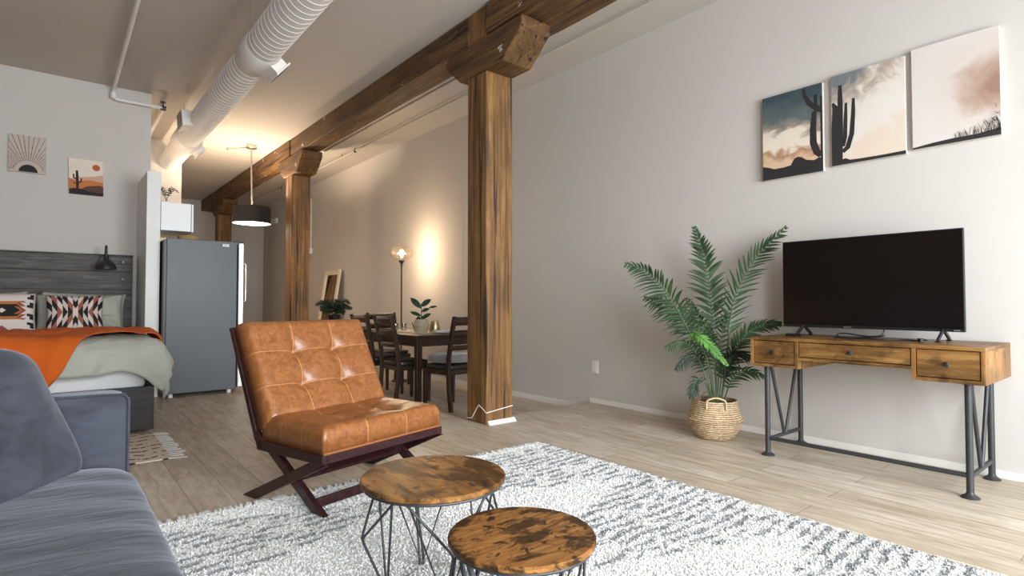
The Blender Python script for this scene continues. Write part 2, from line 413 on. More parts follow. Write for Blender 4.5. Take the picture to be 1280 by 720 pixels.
# ------------------------------------------------------------------ timber posts and beams
PW = .276
def corbel(mb, y0, y1, zt, zb, x0, x1, ch=.27, m=0):
    poly = [(y0, zt), (y1, zt), (y1, zt-.085), (y1-ch, zb), (y0+ch, zb), (y0, zt-.085)]
    mb.prism(poly, lambda a, b, t: (t, a, b), x0, x1, m)
def post(y, label, blabel, base, z0):
    t = thing('timber_post', label, 'post', (XP+PW/2, y+PW/2, z0), 0, 'timber posts under the beam')
    MB().box(XP, XP+PW, y, y+PW, z0, 2.9245).build('shaft', M['postwood'], t, world=True, bevel=.012)
    bt = thing('timber_bolster', blabel, 'bolster', (XP+PW/2, y+PW/2, 2.925), 0, 'timber bolsters on the posts')
    c = MB(); corbel(c, y-.46, y+.62, 3.212, 2.925, XP-.010, XP+PW+.016, .24)
    c.build('bolster_block', M['beamwood'], bt, world=True, bevel=.012)
    if base:
        b = MB()
        b.prism([(0, 0), (.03, 0), (0, .032)], lambda a, bb, q: (q, y-.003-a, bb), XP+.015, XP+PW+.02)
        tag(b.build('base_trim', M['trim'], t, world=True), 'white quarter-round trim at the foot of the post')
        w = MB()
        rp = random.Random(3)
        pts = [(y+.27, .02), (y+.2, .03), (y+.13, .12), (y+.1, .15), (y+.03, .12), (y+.005, .1)]
        for (a, b_), (c_, d_) in zip(pts, pts[1:]): w.bar((XP-.002, a, b_), (XP-.002, c_, d_), .007, .004, (1, 0, 0))
        w.bar((XP, y-.002, .10), (XP+PW, y-.002, .13), .006, .004, (0, 1, 0))
        tag(w.build('paint_line', M['trim'], t, world=True), 'ragged white paint line near the post foot')
    return t
PY = [3.68, 8.57, 13.46]
post(PY[0], 'nearest big square timber post, standing beside the leather chair and floor step', 'chamfered timber block on top of the nearest post', True, 0.0)
post(PY[1], 'second timber post, seen between the fridge and the dining chairs', 'chamfered timber block on the second post, lit from the kitchen', False, 0.0)
post(PY[2], 'farthest timber post, dark, rising behind the fridge top', 'dark timber block on the farthest post beside the pendant shade', False, 0.0)
def beam(y0, y1, label, dx=0.0, zb=3.223, wid=.262):
    m = MB(); n = 26
    x0, x1 = XP+dx, XP+wid+dx
    def fn(side):
        pass
    # slightly uneven hand-hewn beam: rings of four corners
    vs = []; fs = []
    for i in range(n+1):
        y = y0+(y1-y0)*i/n
        j = lambda k: .008*n3(y*1.7, k*3.1, dx*9)
        vs += [(x0+j(1), y, zb+j(2)), (x1+j(3), y, zb+j(4)), (x1+j(5), y, ZC-.004), (x0+j(6), y, ZC-.004)]
    for i in range(n):
        a = i*4
        for k in range(4): fs.append((a+k, a+(k+1) % 4, a+4+(k+1) % 4, a+4+k))
    fs += [(3, 2, 1, 0), (n*4, n*4+1, n*4+2, n*4+3)]
    m.add(vs, fs)
    return tag(m.build('timber_beam', M['beamwood'], bevel=.01), label, 'beam', 'timber beams on the posts')
beam(-1.68, PY[0]+.0, 'near length of timber beam running overhead towards the windows', -.016, wid=.46)
bm1 = beam(PY[0]+PW+.002, PY[1]+.10, 'middle timber beam between the two nearest posts', .004)
MB().box(XP+.006, XP+.255, PY[0]+.002, PY[0]+PW, 3.214, ZC-.005).build('spacer_block', M['postwood'], bm1, bevel=.004)
beam(PY[1]+.13, PY[2]+.10, 'far timber beam past the second post, lit by the pendant', -.004)
beam(PY[2]+.13, YF, 'short end of timber beam beyond the farthest post', .0)

# ------------------------------------------------------------------ duct, pipes
dt = thing('air_duct', 'fat white spiral air duct hanging under the ceiling', 'duct', (1.35, 5, 3.18))
prof = []
y = -1.66
m = MB(); rr = .143
while y < 9.99:
    prof += [(rr, y), (rr, y+.076), (rr+.0024, y+.077), (rr+.0024, y+.084), (rr, y+.085)]
    y += .085
prof = [(r, min(h, 9.999)) for r, h in prof]
m.lathe(prof, (1.35, 0, 3.18), 40, 0, 'y')
m.build('duct_tube', M['duct'], dt, world=True, smooth=14)
for yc, L, r in ((5.15, .30, .156), (8.55, .34, .170)):
    MB().lathe([(.145, yc-L*.5-.03), (r, yc-L*.5), (r, yc+L*.5), (.145, yc+L*.5+.03)], (1.35, 0, 3.18), 40, 0, 'y').build('collar', M['duct'], dt, world=True, smooth=40)
def register(yc, ang, label, w=.30, hgt=.17):
    # square outlet box on the duct flank, direction given as an angle around the duct
    c, s = math.cos(ang), math.sin(ang); D = Vector((c, 0, s)); T = Vector((-s, 0, c)); Yv = Vector((0, 1, 0))
    P = Vector((1.35, yc, 3.18)); b = MB()
    b.obox(P + D*.155, D*.06, T*hgt/2, Yv*w/2)
    b.obox(P + D*.222, D*.008, T*(hgt/2+.02), Yv*(w/2+.02))
    r = b.build('register', M['duct'], dt, world=True, bevel=.003)
    g = MB()
    for k in range(5): g.obox(P + D*.2315 + T*(hgt*(k-2)/5.2), D*.002, T*.008, Yv*w*.46)
    g.build('grille', M['black'], r, world=True)
register(7.6, R(185), '')
register(5.15, R(-40), '', .26, .13)
register(8.55, R(-42), '', .22, .12)
for yh in (1.2, 4.9, 7.95):
    MB().tube([(1.22, yh, 3.25), (1.22, yh, ZC)], .0035, 6).build('hanger_rod', M['steel'], dt, world=True)

t = thing('sprinkler_pipe', 'thin white sprinkler pipe under the ceiling along the right wall', 'pipe', (3.69, 5, 3.43))
MB().tube([(3.69, YB, 3.425), (3.69, YF, 3.425)], .012, 10).build('pipe_run', M['ceil'], t, world=True, smooth=60)
for yh in (2.0, 5.2, 9.0, 12.4):
    MB().tube([(3.69, yh, 3.43), (3.69, yh, ZC)], .005, 6).build('hanger_rod', M['iron'], t, world=True)
for yh in (8.47, 12.2):
    MB().lathe([(.006, 3.43), (.006, 3.455), (.018, 3.456), (.018, 3.46)], (3.69, yh, 0), 10).lathe([(.02, 3.40), (.02, 3.44)], (3.69, yh, 0), 10).build('sprinkler_head', M['iron'], t, world=True)
tag(MB().tube([(3.41, 2.5, ZC-.012), (3.40, 6.2, ZC-.012), (3.395, 8.0, ZC-.012), (3.395, 11, ZC-.012)], .012, 8).build('ceiling_conduit', M['ceil'], smooth=60), 'slim painted conduit on the ceiling beside the timber beam', 'conduit')
t = thing('sprinkler_pipe', 'white pipe crossing the ceiling above the bed, turning along the wall', 'pipe', (.49, 7, 3.4))
MB().tube([(.47, YB, 3.43), (.49, 7.68, 3.43), (.49, 7.74, 3.42), (.49, 7.77, 3.38), (.49, 7.77, 3.34), (.52, 7.77, 3.32), (.96, 7.77, 3.32), (.985, 7.80, 3.32), (.985, 9.98, 3.30)], .02, 10).build('pipe_run', M['duct'], t, world=True, smooth=60)
MB().lathe([(.03, -.035), (.03, .035)], (.49, 7.77, 3.36), 12, cap=True).build('elbow', M['duct'], t, world=True, smooth=40)
MB().lathe([(.028, -.03), (.028, .03)], (.975, 7.78, 3.32), 12, axis='x', cap=True).tube([(.975, 7.78, 3.34), (.975, 7.78, 3.385)], .008, 8).lathe([(.03, .0), (.03, .012)], (.975, 7.78, 3.385), 12, cap=True).build('valve', M['iron'], t, world=True)
t = thing('wall_conduit', 'thin cable conduit with a switch box on the far dining wall', 'conduit', (XR-.01, 11.8, 2.1))
MB().tube([(XR-.012, 11.8, 2.12), (XR-.012, 11.8, ZC-.3)], .012, 6).build('conduit_run', M['plastic'], t, world=True)
MB().box(XR-.06, XR, 11.73, 11.90, 2.02, 2.14).build('switch_box', M['plastic'], t, world=True, bevel=.006)
tag(MB().tube(smooth_path([(XR-.006, 6.33, 2.78), (XR-.006, 6.28, 2.62), (XR-.006, 6.15, 2.40), (XR-.006, 6.145, 1.9), (XR-.006, 6.14, 1.2)], 6), .0025, 6).build('wall_cable', M['wall'], smooth=60), 'thin white cable running down the wall behind the front post', 'cable')
tag(MB().box(XR-.05, XR+.001, 14.1, 14.5, 2.93, 3.05).build('emergency_light', M['plastic'], bevel=.01), 'small pale box high on the right wall near the far end', 'box')
t = thing('wall_outlet', 'white power outlet low on the right wall between post and palm', 'outlet', (XR, 3.81, .356))
MB().box(XR-.008, XR, 3.765, 3.855, .295, .417).build('cover_plate', M['plastic'], t, world=True, bevel=.003)
o = MB().box(XR-.012, XR-.006, 3.79, 3.83, .365, .405).box(XR-.012, XR-.006, 3.79, 3.83, .307, .347).build('socket', M['trim'], t, world=True, bevel=.002)

# ------------------------------------------------------------------ pictures
def stroke_poly(pts, w):
    P = [Vector((a, b)) for a, b in pts]; L = []; Rr = []
    for i, p in enumerate(P):
        d = (P[min(i+1, len(P)-1)] - P[max(i-1, 0)]); d.normalize(); nrm = Vector((-d.y, d.x))
        ww = w[i] if isinstance(w, (list, tuple)) else w
        L.append(p + nrm*ww/2); Rr.append(p - nrm*ww/2)
    return L + Rr[::-1], len(P)
class Print:
    """flat shapes printed on a canvas; u to the right, v downwards, both 0..1"""
    def __init__(s, o, eu, ev, en): s.o = Vector(o); s.eu = Vector(eu); s.ev = Vector(ev); s.en = Vector(en); s.mb = MB(); s.k = 0
    def P(s, u, v, d): return s.o + s.eu*u + s.ev*v + s.en*d
    def poly(s, pts, m):
        s.k += 1; d = .0006 + .00025*s.k
        pts = [(min(1, max(0, a)), min(1, max(0, b))) for a, b in pts]
        s.mb.add([s.P(a, b, d) for a, b in pts], [tuple(range(len(pts)))], m)
    def stroke(s, pts, w, m, asp=1.0):
        s.k += 1; d = .0006 + .00025*s.k
        pp, n = stroke_poly([(a, b*asp) for a, b in pts], w)
        pp = [(min(1, max(0, a)), min(1, max(0, b/asp))) for a, b in pp]
        N = len(pp)
        fs = [(i, i+1, N-2-i, N-1-i) for i in range(n-1)]
        s.mb.add([s.P(a, b, d) for a, b in pp], fs, m)
    def dot(s, u, v, r, m, asp=1.0, n=14, a0=0, a1=2*math.pi):
        full = abs(a1-a0-2*math.pi) < 1e-6
        s.poly([(u+r*math.cos(a0+(a1-a0)*i/(n if full else n-1)), v+r/asp*math.sin(a0+(a1-a0)*i/(n if full else n-1))) for i in range(n)], m)

def sky_print(name, fn):
    t = NT(name); uv = t.n('UVMap').outputs[0]; sep = t.n('SeparateXYZ', Vector=uv)
    col = fn(t, uv, sep.outputs[0], sep.outputs[1]); return t.bsdf(col, .75)
def sky_a(t, uv, u, v):
    n = t.noise(t.n('Mapping', Vector=uv, Scale=(2.2, 5, 1)).outputs[0], 1.3, 5, .6, .6)
    k = t.math('ADD', v, t.math('MULTIPLY', t.math('SUBTRACT', n, .5), .45))
    k = t.math('SUBTRACT', k, t.math('MULTIPLY', u, .06))
    return t.ramp(k, [(.0, srgb(52, 68, 76)), (.30, srgb(92, 102, 102)), (.40, srgb(150, 138, 124)), (.47, srgb(222, 208, 190)), (.62, srgb(228, 214, 196)), (.70, srgb(170, 126, 94)), (.78, srgb(214, 180, 150))])
def sky_b(t, uv, u, v):
    n = t.noise(t.n('Mapping', Vector=uv, Scale=(2.4, 3.2, 1)).outputs[0], 1.2, 5, .6, .8)
    k = t.math('ADD', t.math('ADD', t.math('MULTIPLY', v, .95), t.math('MULTIPLY', u, .35)), t.math('MULTIPLY', t.math('SUBTRACT', n, .5), .9))
    return t.ramp(k, [(.10, srgb(112, 116, 120)), (.30, srgb(176, 160, 146)), (.42, srgb(214, 204, 194)), (.75, srgb(220, 211, 203)), (1.0, srgb(218, 200, 182))])
def sky_c(t, uv, u, v):
    n = t.noise(t.n('Mapping', Vector=uv, Scale=(1.6, 2.6, 1), Location=(3, 1, 0)).outputs[0], 1.4, 5, .6, .6)
    du = t.math('SUBTRACT', u, 1.0); dv = t.math('MULTIPLY', t.math('SUBTRACT', v, .50), 1.5)
    r = t.math('SQRT', t.math('ADD', t.math('MULTIPLY', du, du), t.math('MULTIPLY', dv, dv)))
    k = t.math('ADD', r, t.math('MULTIPLY', t.math('SUBTRACT', n, .5), .55))
    return t.ramp(k, [(.12, srgb(150, 118, 102)), (.34, srgb(182, 156, 140)), (.52, srgb(204, 192, 184)), (.9, srgb(208, 200, 194))])
M['sky_a'] = sky_print('print_sky_dusk', sky_a); M['sky_b'] = sky_print('print_sky_cloud', sky_b); M['sky_c'] = sky_print('print_sky_pale', sky_c)
M['canvas_edge'] = mat_plain('canvas_white_edge', srgb(205, 197, 190), .7)

def canvas(name, label, group, o, eu, ev, en, thick, sky, draw, edge='canvas_edge', extra=()):
    t = thing(name, label, 'picture', tuple(Vector(o) + Vector(eu)/2 + Vector(ev)), 0, group)
    o = Vector(o); eu = Vector(eu); ev = Vector(ev); en = Vector(en)
    MB().obox(o + eu/2 + ev/2 - en*(thick/2+.0002), eu/2, ev/2, en*(thick/2-.0004)).build('stretched_canvas', M[edge], t, world=True, bevel=.003)
    p = Print(o, eu, ev, en)
    p.mb.grid(1, 1, lambda a, b: p.P(a*.996+.002, b*.996+.002, .0005), 0, lambda a, b: (a, b))
    draw(p)
    p.mb.build('printed_image', [sky if not isinstance(sky, str) else M[sky], M['dark_art'], *extra], t, world=True, recalc=False)
    return t
XC = XR-.036
def draw_a(p):
    A = 1.45
    p.poly([(0, .83), (.1, .85), (.2, .88), (.36, .88), (.48, .87), (.54, .80), (.60, .785), (.66, .80), (.74, .84), (.86, .86), (.93, .84), (1, .85), (1, 1), (0, 1)], 1)
    p.stroke([(.70, .02), (.72, .10), (.79, .20), (.90, .27), (1.0, .31)], [.05, .06, .08, .09, .10], 1, A)
    p.stroke([(.89, .12), (.90, .30), (.87, .32), (.85, .50), (.85, .66), (.90, .77), (.97, .82)], [.05, .06, .08, .10, .11, .11, .09], 1, A)
    p.stroke([(.985, .15), (.985, .9)], .04, 1, A)
def draw_b(p):
    A = 1.43
    p.stroke([(.13, .12), (.13, .3), (.125, .6), (.11, .95)], [.05, .075, .085, .09], 1, A)
    p.stroke([(.02, .30), (.06, .36), (.05, .6), (.04, 1.0)], [.03, .09, .10, .12], 1, A)
    p.stroke([(.215, .33), (.205, .5), (.195, .70), (.16, .80)], [.035, .055, .06, .06], 1, A)
    p.stroke([(.32, .30), (.315, .45), (.29, .68), (.23, .82), (.16, .86)], [.04, .058, .07, .075, .06], 1, A)
    p.poly([(0, .96), (.2, .935), (.26, .96), (.4, .965), (.7, .968), (1, .965), (1, 1), (0, 1)], 1)
def draw_c(p):
    A = 1.48
    p.poly([(0, .985), (.25, .965), (.5, .955), (.75, .955), (1, .935), (1, 1), (0, 1)], 1)
    rr = random.Random(5)
    for k in range(46):
        u = .50+.5*rr.random()**.7; h = (.03+.13*(u-.45)*rr.random()*1.6); a = rr.uniform(-.5, .5)
        b = .955
        p.stroke([(u, b), (u+a*h*.6, b-h*.6), (u+a*h*1.3, b-h)], [.006, .005, .003], 1, A)
    for k in range(16):
        u = .90+.1*rr.random(); v = .75+.18*rr.random(); a = rr.uniform(0, 3.1)
        p.stroke([(u, v), (u+.05*math.cos(a), v-.03*math.sin(a)-.01)], .005, 1, A)
G = 'three desert canvases on the right wall'
canvas('wall_canvas', 'smallest looking canvas of three, teal dusk sky with black hills', G, (XC, 2.065, 2.548), (0, -.43, 0), (0, 0, -.628), (-1, 0, 0), .036, 'sky_a', draw_a)
canvas('wall_canvas', 'middle desert canvas with tall dark cactus against pale clouds', G, (XC, 1.578, 2.566), (0, -.435, 0), (0, 0, -.626), (-1, 0, 0), .036, 'sky_b', draw_b)
canvas('wall_canvas', 'canvas nearest the window, pale sky with low twigs and brown cloud', G, (XC, 1.108, 2.588), (0, -.425, 0), (0, 0, -.632), (-1, 0, 0), .036, 'sky_c', draw_c)
M['beige_art'] = mat_plain('print_beige', srgb(196, 180, 168), .8); M['rust_art'] = mat_plain('print_rust', srgb(186, 88, 40), .8)
M['orange_art'] = mat_plain('print_orange', srgb(196, 118, 66), .8); M['pink_art'] = mat_plain('print_pink', srgb(208, 162, 142), .8); M['brown_art'] = mat_plain('print_brown', srgb(92, 58, 52), .8)
M['cream_art'] = mat_plain('print_cream', srgb(226, 212, 196), .8)
def draw_sun(p):
    A = 1.28
    rr = random.Random(2)
    for k in range(27):
        a = math.pi*(k+.5)/27
        r0 = .36 if k % 2 else .45
        x0, y0 = .53+r0*math.cos(a), .97-r0*math.sin(a)/A
        L = 2.0
        for q in range(60):
            r1 = r0+L*q/60; x1, y1 = .53+r1*math.cos(a), .97-r1*math.sin(a)/A
            if not (.02 < x1 < .98 and .02 < y1): break
        if abs(r1-r0) > .05: p.stroke([(x0, y0), (x1, y1)], .010, 1, A)
        if k % 2 == 0:
            for rd in (.40, .62, .84):
                x, y = .53+rd*math.cos(a), .97-rd*math.sin(a)/A
                if .04 < x < .96 and .04 < y < .95: p.dot(x, y, .016, 1, A, 8)
    p.dot(.53, .985, .25, 1, A, 22, math.pi, 2*math.pi)
def draw_cac(p):
    A = 1.28
    p.dot(.80, .20, .115, 2, A, 18)
    p.poly([(0, .60), (.2, .52), (.45, .50), (.7, .46), (1, .40), (1, 1), (0, 1)], 4)
    p.poly([(0, .56), (.12, .60), (.35, .62), (.6, .57), (.85, .60), (1, .62), (1, 1), (0, 1)], 3)
    p.poly([(.3, .86), (.5, .76), (.72, .72), (.9, .70), (1, .73), (1, 1), (.2, 1)], 5)
    p.poly([(0, .86), (.15, .83), (.35, .84), (.55, .89), (.8, .92), (1, .90), (1, 1), (0, 1)], 1)
    p.stroke([(.235, .33), (.24, .5), (.24, .86)], [.06, .08, .075], 1, A)
    p.stroke([(.135, .44), (.14, .54), (.22, .58)], .045, 1, A); p.stroke([(.36, .55), (.35, .64), (.25, .68)], .045, 1, A); p.stroke([(.12, .66), (.15, .70), (.22, .70)], .03, 1, A)
canvas('wall_print', 'beige canvas with black half sun and rays above the headboard', 'two small canvases above the bed', (-.392, 7.81, 2.765), (.305, 0, 0), (0, 0, -.392), (0, -1, 0), .028, 'beige_art', draw_sun, 'beige_art')
canvas('wall_print', 'cactus and orange sun canvas hanging right of the sunburst one', 'two small canvases above the bed', (.10, 7.81, 2.59), (.305, 0, 0), (.012, 0, -.394), (0, -1, 0), .028, 'cream_art', draw_cac, 'cream_art', [M['rust_art'], M['orange_art'], M['pink_art'], M['brown_art']])

# ------------------------------------------------------------------ console desk + television
DY0, DY1, DX0, DX1, DT = .668, 1.882, 3.585, 4.172, .774
dk = thing('writing_desk', 'rustic three drawer console desk on black pipe legs under the television', 'desk', (3.88, 1.275, 0))
th = .02
b = MB().box(DX0, DX1, DY0, DY1, DT-th, DT); b.build('desk_top', M['desk'], dk, world=True, bevel=.002)
for y0, y1 in ((DY0, DY0+th), (DY1-th, DY1)):
    MB().box(DX0, DX1, y0, y1, .584, DT-th).build('end_panel', M['desk_end'], dk, world=True, bevel=.002)
for y in (.972, 1.586): MB().box(DX0, DX1, y-.01, y+.01, .584, DT-th).build('divider', M['desk_end'], dk, world=True, bevel=.002)
MB().box(DX0, DX1, DY0+th, .962, .584, .604).build('bottom_board', M['desk'], dk, world=True, bevel=.002)
MB().box(DX0, DX1, 1.596, DY1-th, .584, .604).build('bottom_board', M['desk'], dk, world=True, bevel=.002)
MB().box(DX0, DX1, .982, 1.576, .640, .658).build('bottom_board', M['desk'], dk, world=True, bevel=.002)
MB().box(DX1-.012, DX1, DY0+th, DY1-th, .658, DT-th).build('back_panel', M['desk'], dk, world=True)
for y0, y1, z0 in ((DY0+th, .962, .604), (.982, 1.576, .658), (1.596, DY1-th, .604)):
    g = .0045
    dr = MB().box(DX0+.004, DX0+.022, y0+g, y1-g, z0+g, DT-th-g).box(DX0+.022, DX0+.40, y0+.012, y1-.012, z0+.01, DT-th-.03).build('drawer', M['desk'], dk, world=True, bevel=.0015)
    yc, zc = (y0+y1)/2, (z0+DT-th)/2
    MB().lathe([(.005, 0), (.005, -.012), (.013, -.014), (.014, -.022), (.008, -.026), (.0, -.026)], (DX0+.004, yc, zc), 16, axis='x').build('knob', M['black'], dr, world=True, smooth=40)
LX = (3.645, 4.125)
for ly in (.752, 1.80):
    for lx in LX:
        lg = MB().tube([(lx, ly, .0), (lx, ly, .584)], .0165, 14)
        lg.build('leg', M['iron'], dk, world=True, smooth=40)
        MB().lathe([(.0, 0), (.040, 0), (.041, .006), (.030, .014), (.02, .02), (.0165, .03)], (lx, ly, 0), 20).build('foot_flange', M['iron'], dk, world=True, smooth=40)
    MB().tube([(LX[0], ly, .105), (LX[1], ly, .105)], .0125, 12).build('cross_bar', M['iron'], dk, world=True, smooth=40)
    MB().box(LX[0]-.03, LX[1]+.03, ly-.018, ly+.018, .578, .584).build('top_bracket', M['iron'], dk, world=True)
    for lx in (LX[0]+.055, LX[1]-.055):
        MB().tube([(lx, ly, .58), (sum(LX)/2 + (.012 if lx > 3.9 else -.012), ly, .112)], .0105, 10).build('brace', M['iron'], dk, world=True, smooth=40)
MB().tube([(LX[0], .752, .112), (LX[0], 1.80, .112)], .0125, 12).build('stretcher', M['iron'], dk, world=True, smooth=40)

XT = 3.95
tv = thing('television', 'black flat screen television standing on the rustic desk', 'television', (XT, 1.326, DT))
TY0, TY1, TZ0, TZ1 = .822, 1.832, .832, 1.421
MB().box(XT, XT+.022, TY0, TY1, TZ0, TZ1).box(XT+.022, XT+.055, TY0+.12, TY1-.12, TZ0+.01, TZ0+.36).build('housing', M['bezel'], tv, world=True, bevel=.003)
MB().box(XT-.0025, XT-.0002, TY0+.006, TY1-.006, TZ0+.018, TZ1-.006).build('screen', M['screen'], tv, world=True)
tag(MB().box(XT-.0035, XT-.0002, 1.40, 1.446, TZ0+.004, TZ0+.0135).build('badge', M['steel'], tv, world=True), 'small pale badge on the lower bezel')
tag(MB().box(XT-.0035, XT-.0002, .845, .862, TZ0+.006, TZ0+.011).box(XT-.0035, XT-.0002, .866, .872, TZ0+.006, TZ0+.011).build('label_print', M['greyink'], tv, world=True), 'tiny grey print by the corner of the bezel')
for yy in (1.70, .925):
    fm = MB(); fm.bar((XT+.012, yy, TZ0+.012), (XT-.09, yy+.004, DT+.0085), .022, .012, (0, 1, 0)); fm.bar((XT+.012, yy, TZ0+.012), (XT+.12, yy-.004, DT+.0085), .022, .012, (0, 1, 0))
    fm.box(XT-.105, XT-.075, yy-.012, yy+.014, DT+.0005, DT+.008).box(XT+.105, XT+.135, yy-.014, yy+.012, DT+.0005, DT+.008)
    fm.build('foot', M['bezel'], tv, world=True, bevel=.003)
t = thing('power_cord', 'black cord looped on the desk with its plug showing', 'cord', (3.88, 1.3, DT))
z = DT+.0065
MB().tube(smooth_path([(3.975, 1.225, .84), (3.955, 1.235, .80), (3.92, 1.30, z), (3.86, 1.42, z), (3.90, 1.47, z+.012), (3.92, 1.43, z+.022), (3.86, 1.28, z+.012), (3.88, 1.20, z+.02), (3.90, 1.24, z+.01), (3.88, 1.36, z), (3.82, 1.45, z), (3.80, 1.38, z), (3.80, 1.20, z), (3.86, 1.10, z), (3.84, 1.03, z), (3.80, 1.00, z+.004)], 8), .0042, 8).build('cable', M['cordblk'], t, world=True, smooth=80)
MB().obox((3.785, .985, z+.006), (.018, .012, 0), (-.007, .011, 0), (0, 0, .010)).bar((3.775, .972, z+.008), (3.758, .960, z+.008), .003, .007).bar((3.784, .966, z+.008), (3.767, .954, z+.008), .003, .007).build('plug', M['cordblk'], t, world=True, bevel=.002)
tag(MB().box(3.82, 3.87, 1.655, 1.76, DT+.001, DT+.018).build('adaptor_box', M['cordblk'], bevel=.004), 'small flat black box beside the television foot nearest the palm', 'box')

# ------------------------------------------------------------------ potted palm
PX, PYY = 3.80, 2.275
pl = thing('potted_palm', 'tall artificial palm in a woven belly basket beside the desk', 'plant', (PX, PYY, 0))
prof = [(.0, .004), (.115, .004), (.135, .02), (.170, .07), (.188, .118), (.192, .135), (.200, .142), (.200, .150), (.190, .156), (.183, .18), (.168, .235), (.160, .27), (.157, .285), (.149, .285), (.152, .26)]
MB().lathe(prof, (PX, PYY, 0), 48).build('basket', M['basket'], pl, world=True, smooth=50)
MB().lathe([(.0, .24), (.153, .24)], (PX, PYY, 0), 32).build('soil', M['soil'], pl, world=True)
for a in (R(215), R(40)):
    c, s = math.cos(a), math.sin(a); tx, ty = -s, c
    hp = [(PX+c*.167+tx*k*.065, PYY+s*.167+ty*k*.065, zz) for k, zz in ((-1, .235), (-1, .285), (-.75, .305), (0, .318), (.75, .305), (1, .285), (1, .235))]
    MB().tube(smooth_path(hp, 5), .006, 8).build('handle', M['rope'], pl, world=True, smooth=60)

def frond(parent, pts, n, Lmax, wl, start, droop, mats, stem_r=.006, seed=0, spread=55, view=Vector((-.66, -.75, .1)), plane_mix=.75, clampx=XR-.012):
    path = smooth_path(pts, 14); rr = random.Random(seed)
    N = len(path); m = MB()
    m.tube(path, [stem_r*(1-.8*i/(N-1)) for i in range(N)], 6, m=1)
    cum = [0]
    for a, b in zip(path, path[1:]): cum.append(cum[-1]+(b-a).length)
    tot = cum[-1]
    def at(d):
        for i in range(N-1):
            if cum[i+1] >= d:
                q = (d-cum[i])/max(1e-6, cum[i+1]-cum[i]); return path[i].lerp(path[i+1], q), (path[i+1]-path[i]).normalized()
        return path[-1], (path[-1]-path[-2]).normalized()
    view = view.normalized()
    n = max(6, int(n*.8))
    for k in range(n):
        s = start+(1-start)*(k+.5)/n
        P, T = at(s*tot)
        q = (s-start)/(1-start)
        env = math.sin(math.pi*min(1, .18+.80*q))**.7*(1-.25*q)
        side = T.cross(view)
        up = Vector((0, 0, 1)); side2 = T.cross(up)
        if side2.length > .05: side = (side.normalized()*plane_mix + side2.normalized()*(1-plane_mix)*(1 if side2.dot(side) > 0 else -1))
        side.normalize(); nrm = side.cross(T).normalized()
        for sg in (-1, 1):
            ang = R(spread - 25*q + rr.uniform(-6, 6)); L = Lmax*env*rr.uniform(.85, 1.08)
            D = (T*math.cos(ang) + side*sg*math.sin(ang) + nrm*rr.uniform(-.12, .22)).normalized()
            W = D.cross(nrm).normalized()
            w = 1.12*wl*rr.uniform(.85, 1.15); vs = []; S = 5
            for j in range(S+1):
                tt = j/S
                C = P + D*(L*tt) + Vector((0, 0, -1))*(droop*L*tt*tt)
                ww = w*(.35+2.2*tt)*(1-tt)**.75 if tt < 1 else 0
                ww = w*min(1, (.4+3*tt))*(1-tt**2.2)
                for e in (-1, 0, 1):
                    v = C + W*(ww*e) + nrm*(-.35*ww*abs(e))
                    if v.x > clampx: v.x = clampx
                    vs.append(v)
            fs = []
            for j in range(S):
                a = j*3; fs += [(a, a+1, a+4, a+3), (a+1, a+2, a+5, a+4)]
            m.add(vs, fs, 0)
    return m.build('frond', mats, parent, world=True, smooth=70, recalc=False)
def stem_ok(pts): return [(min(p[0], XR-.03), p[1], p[2]) for p in pts]
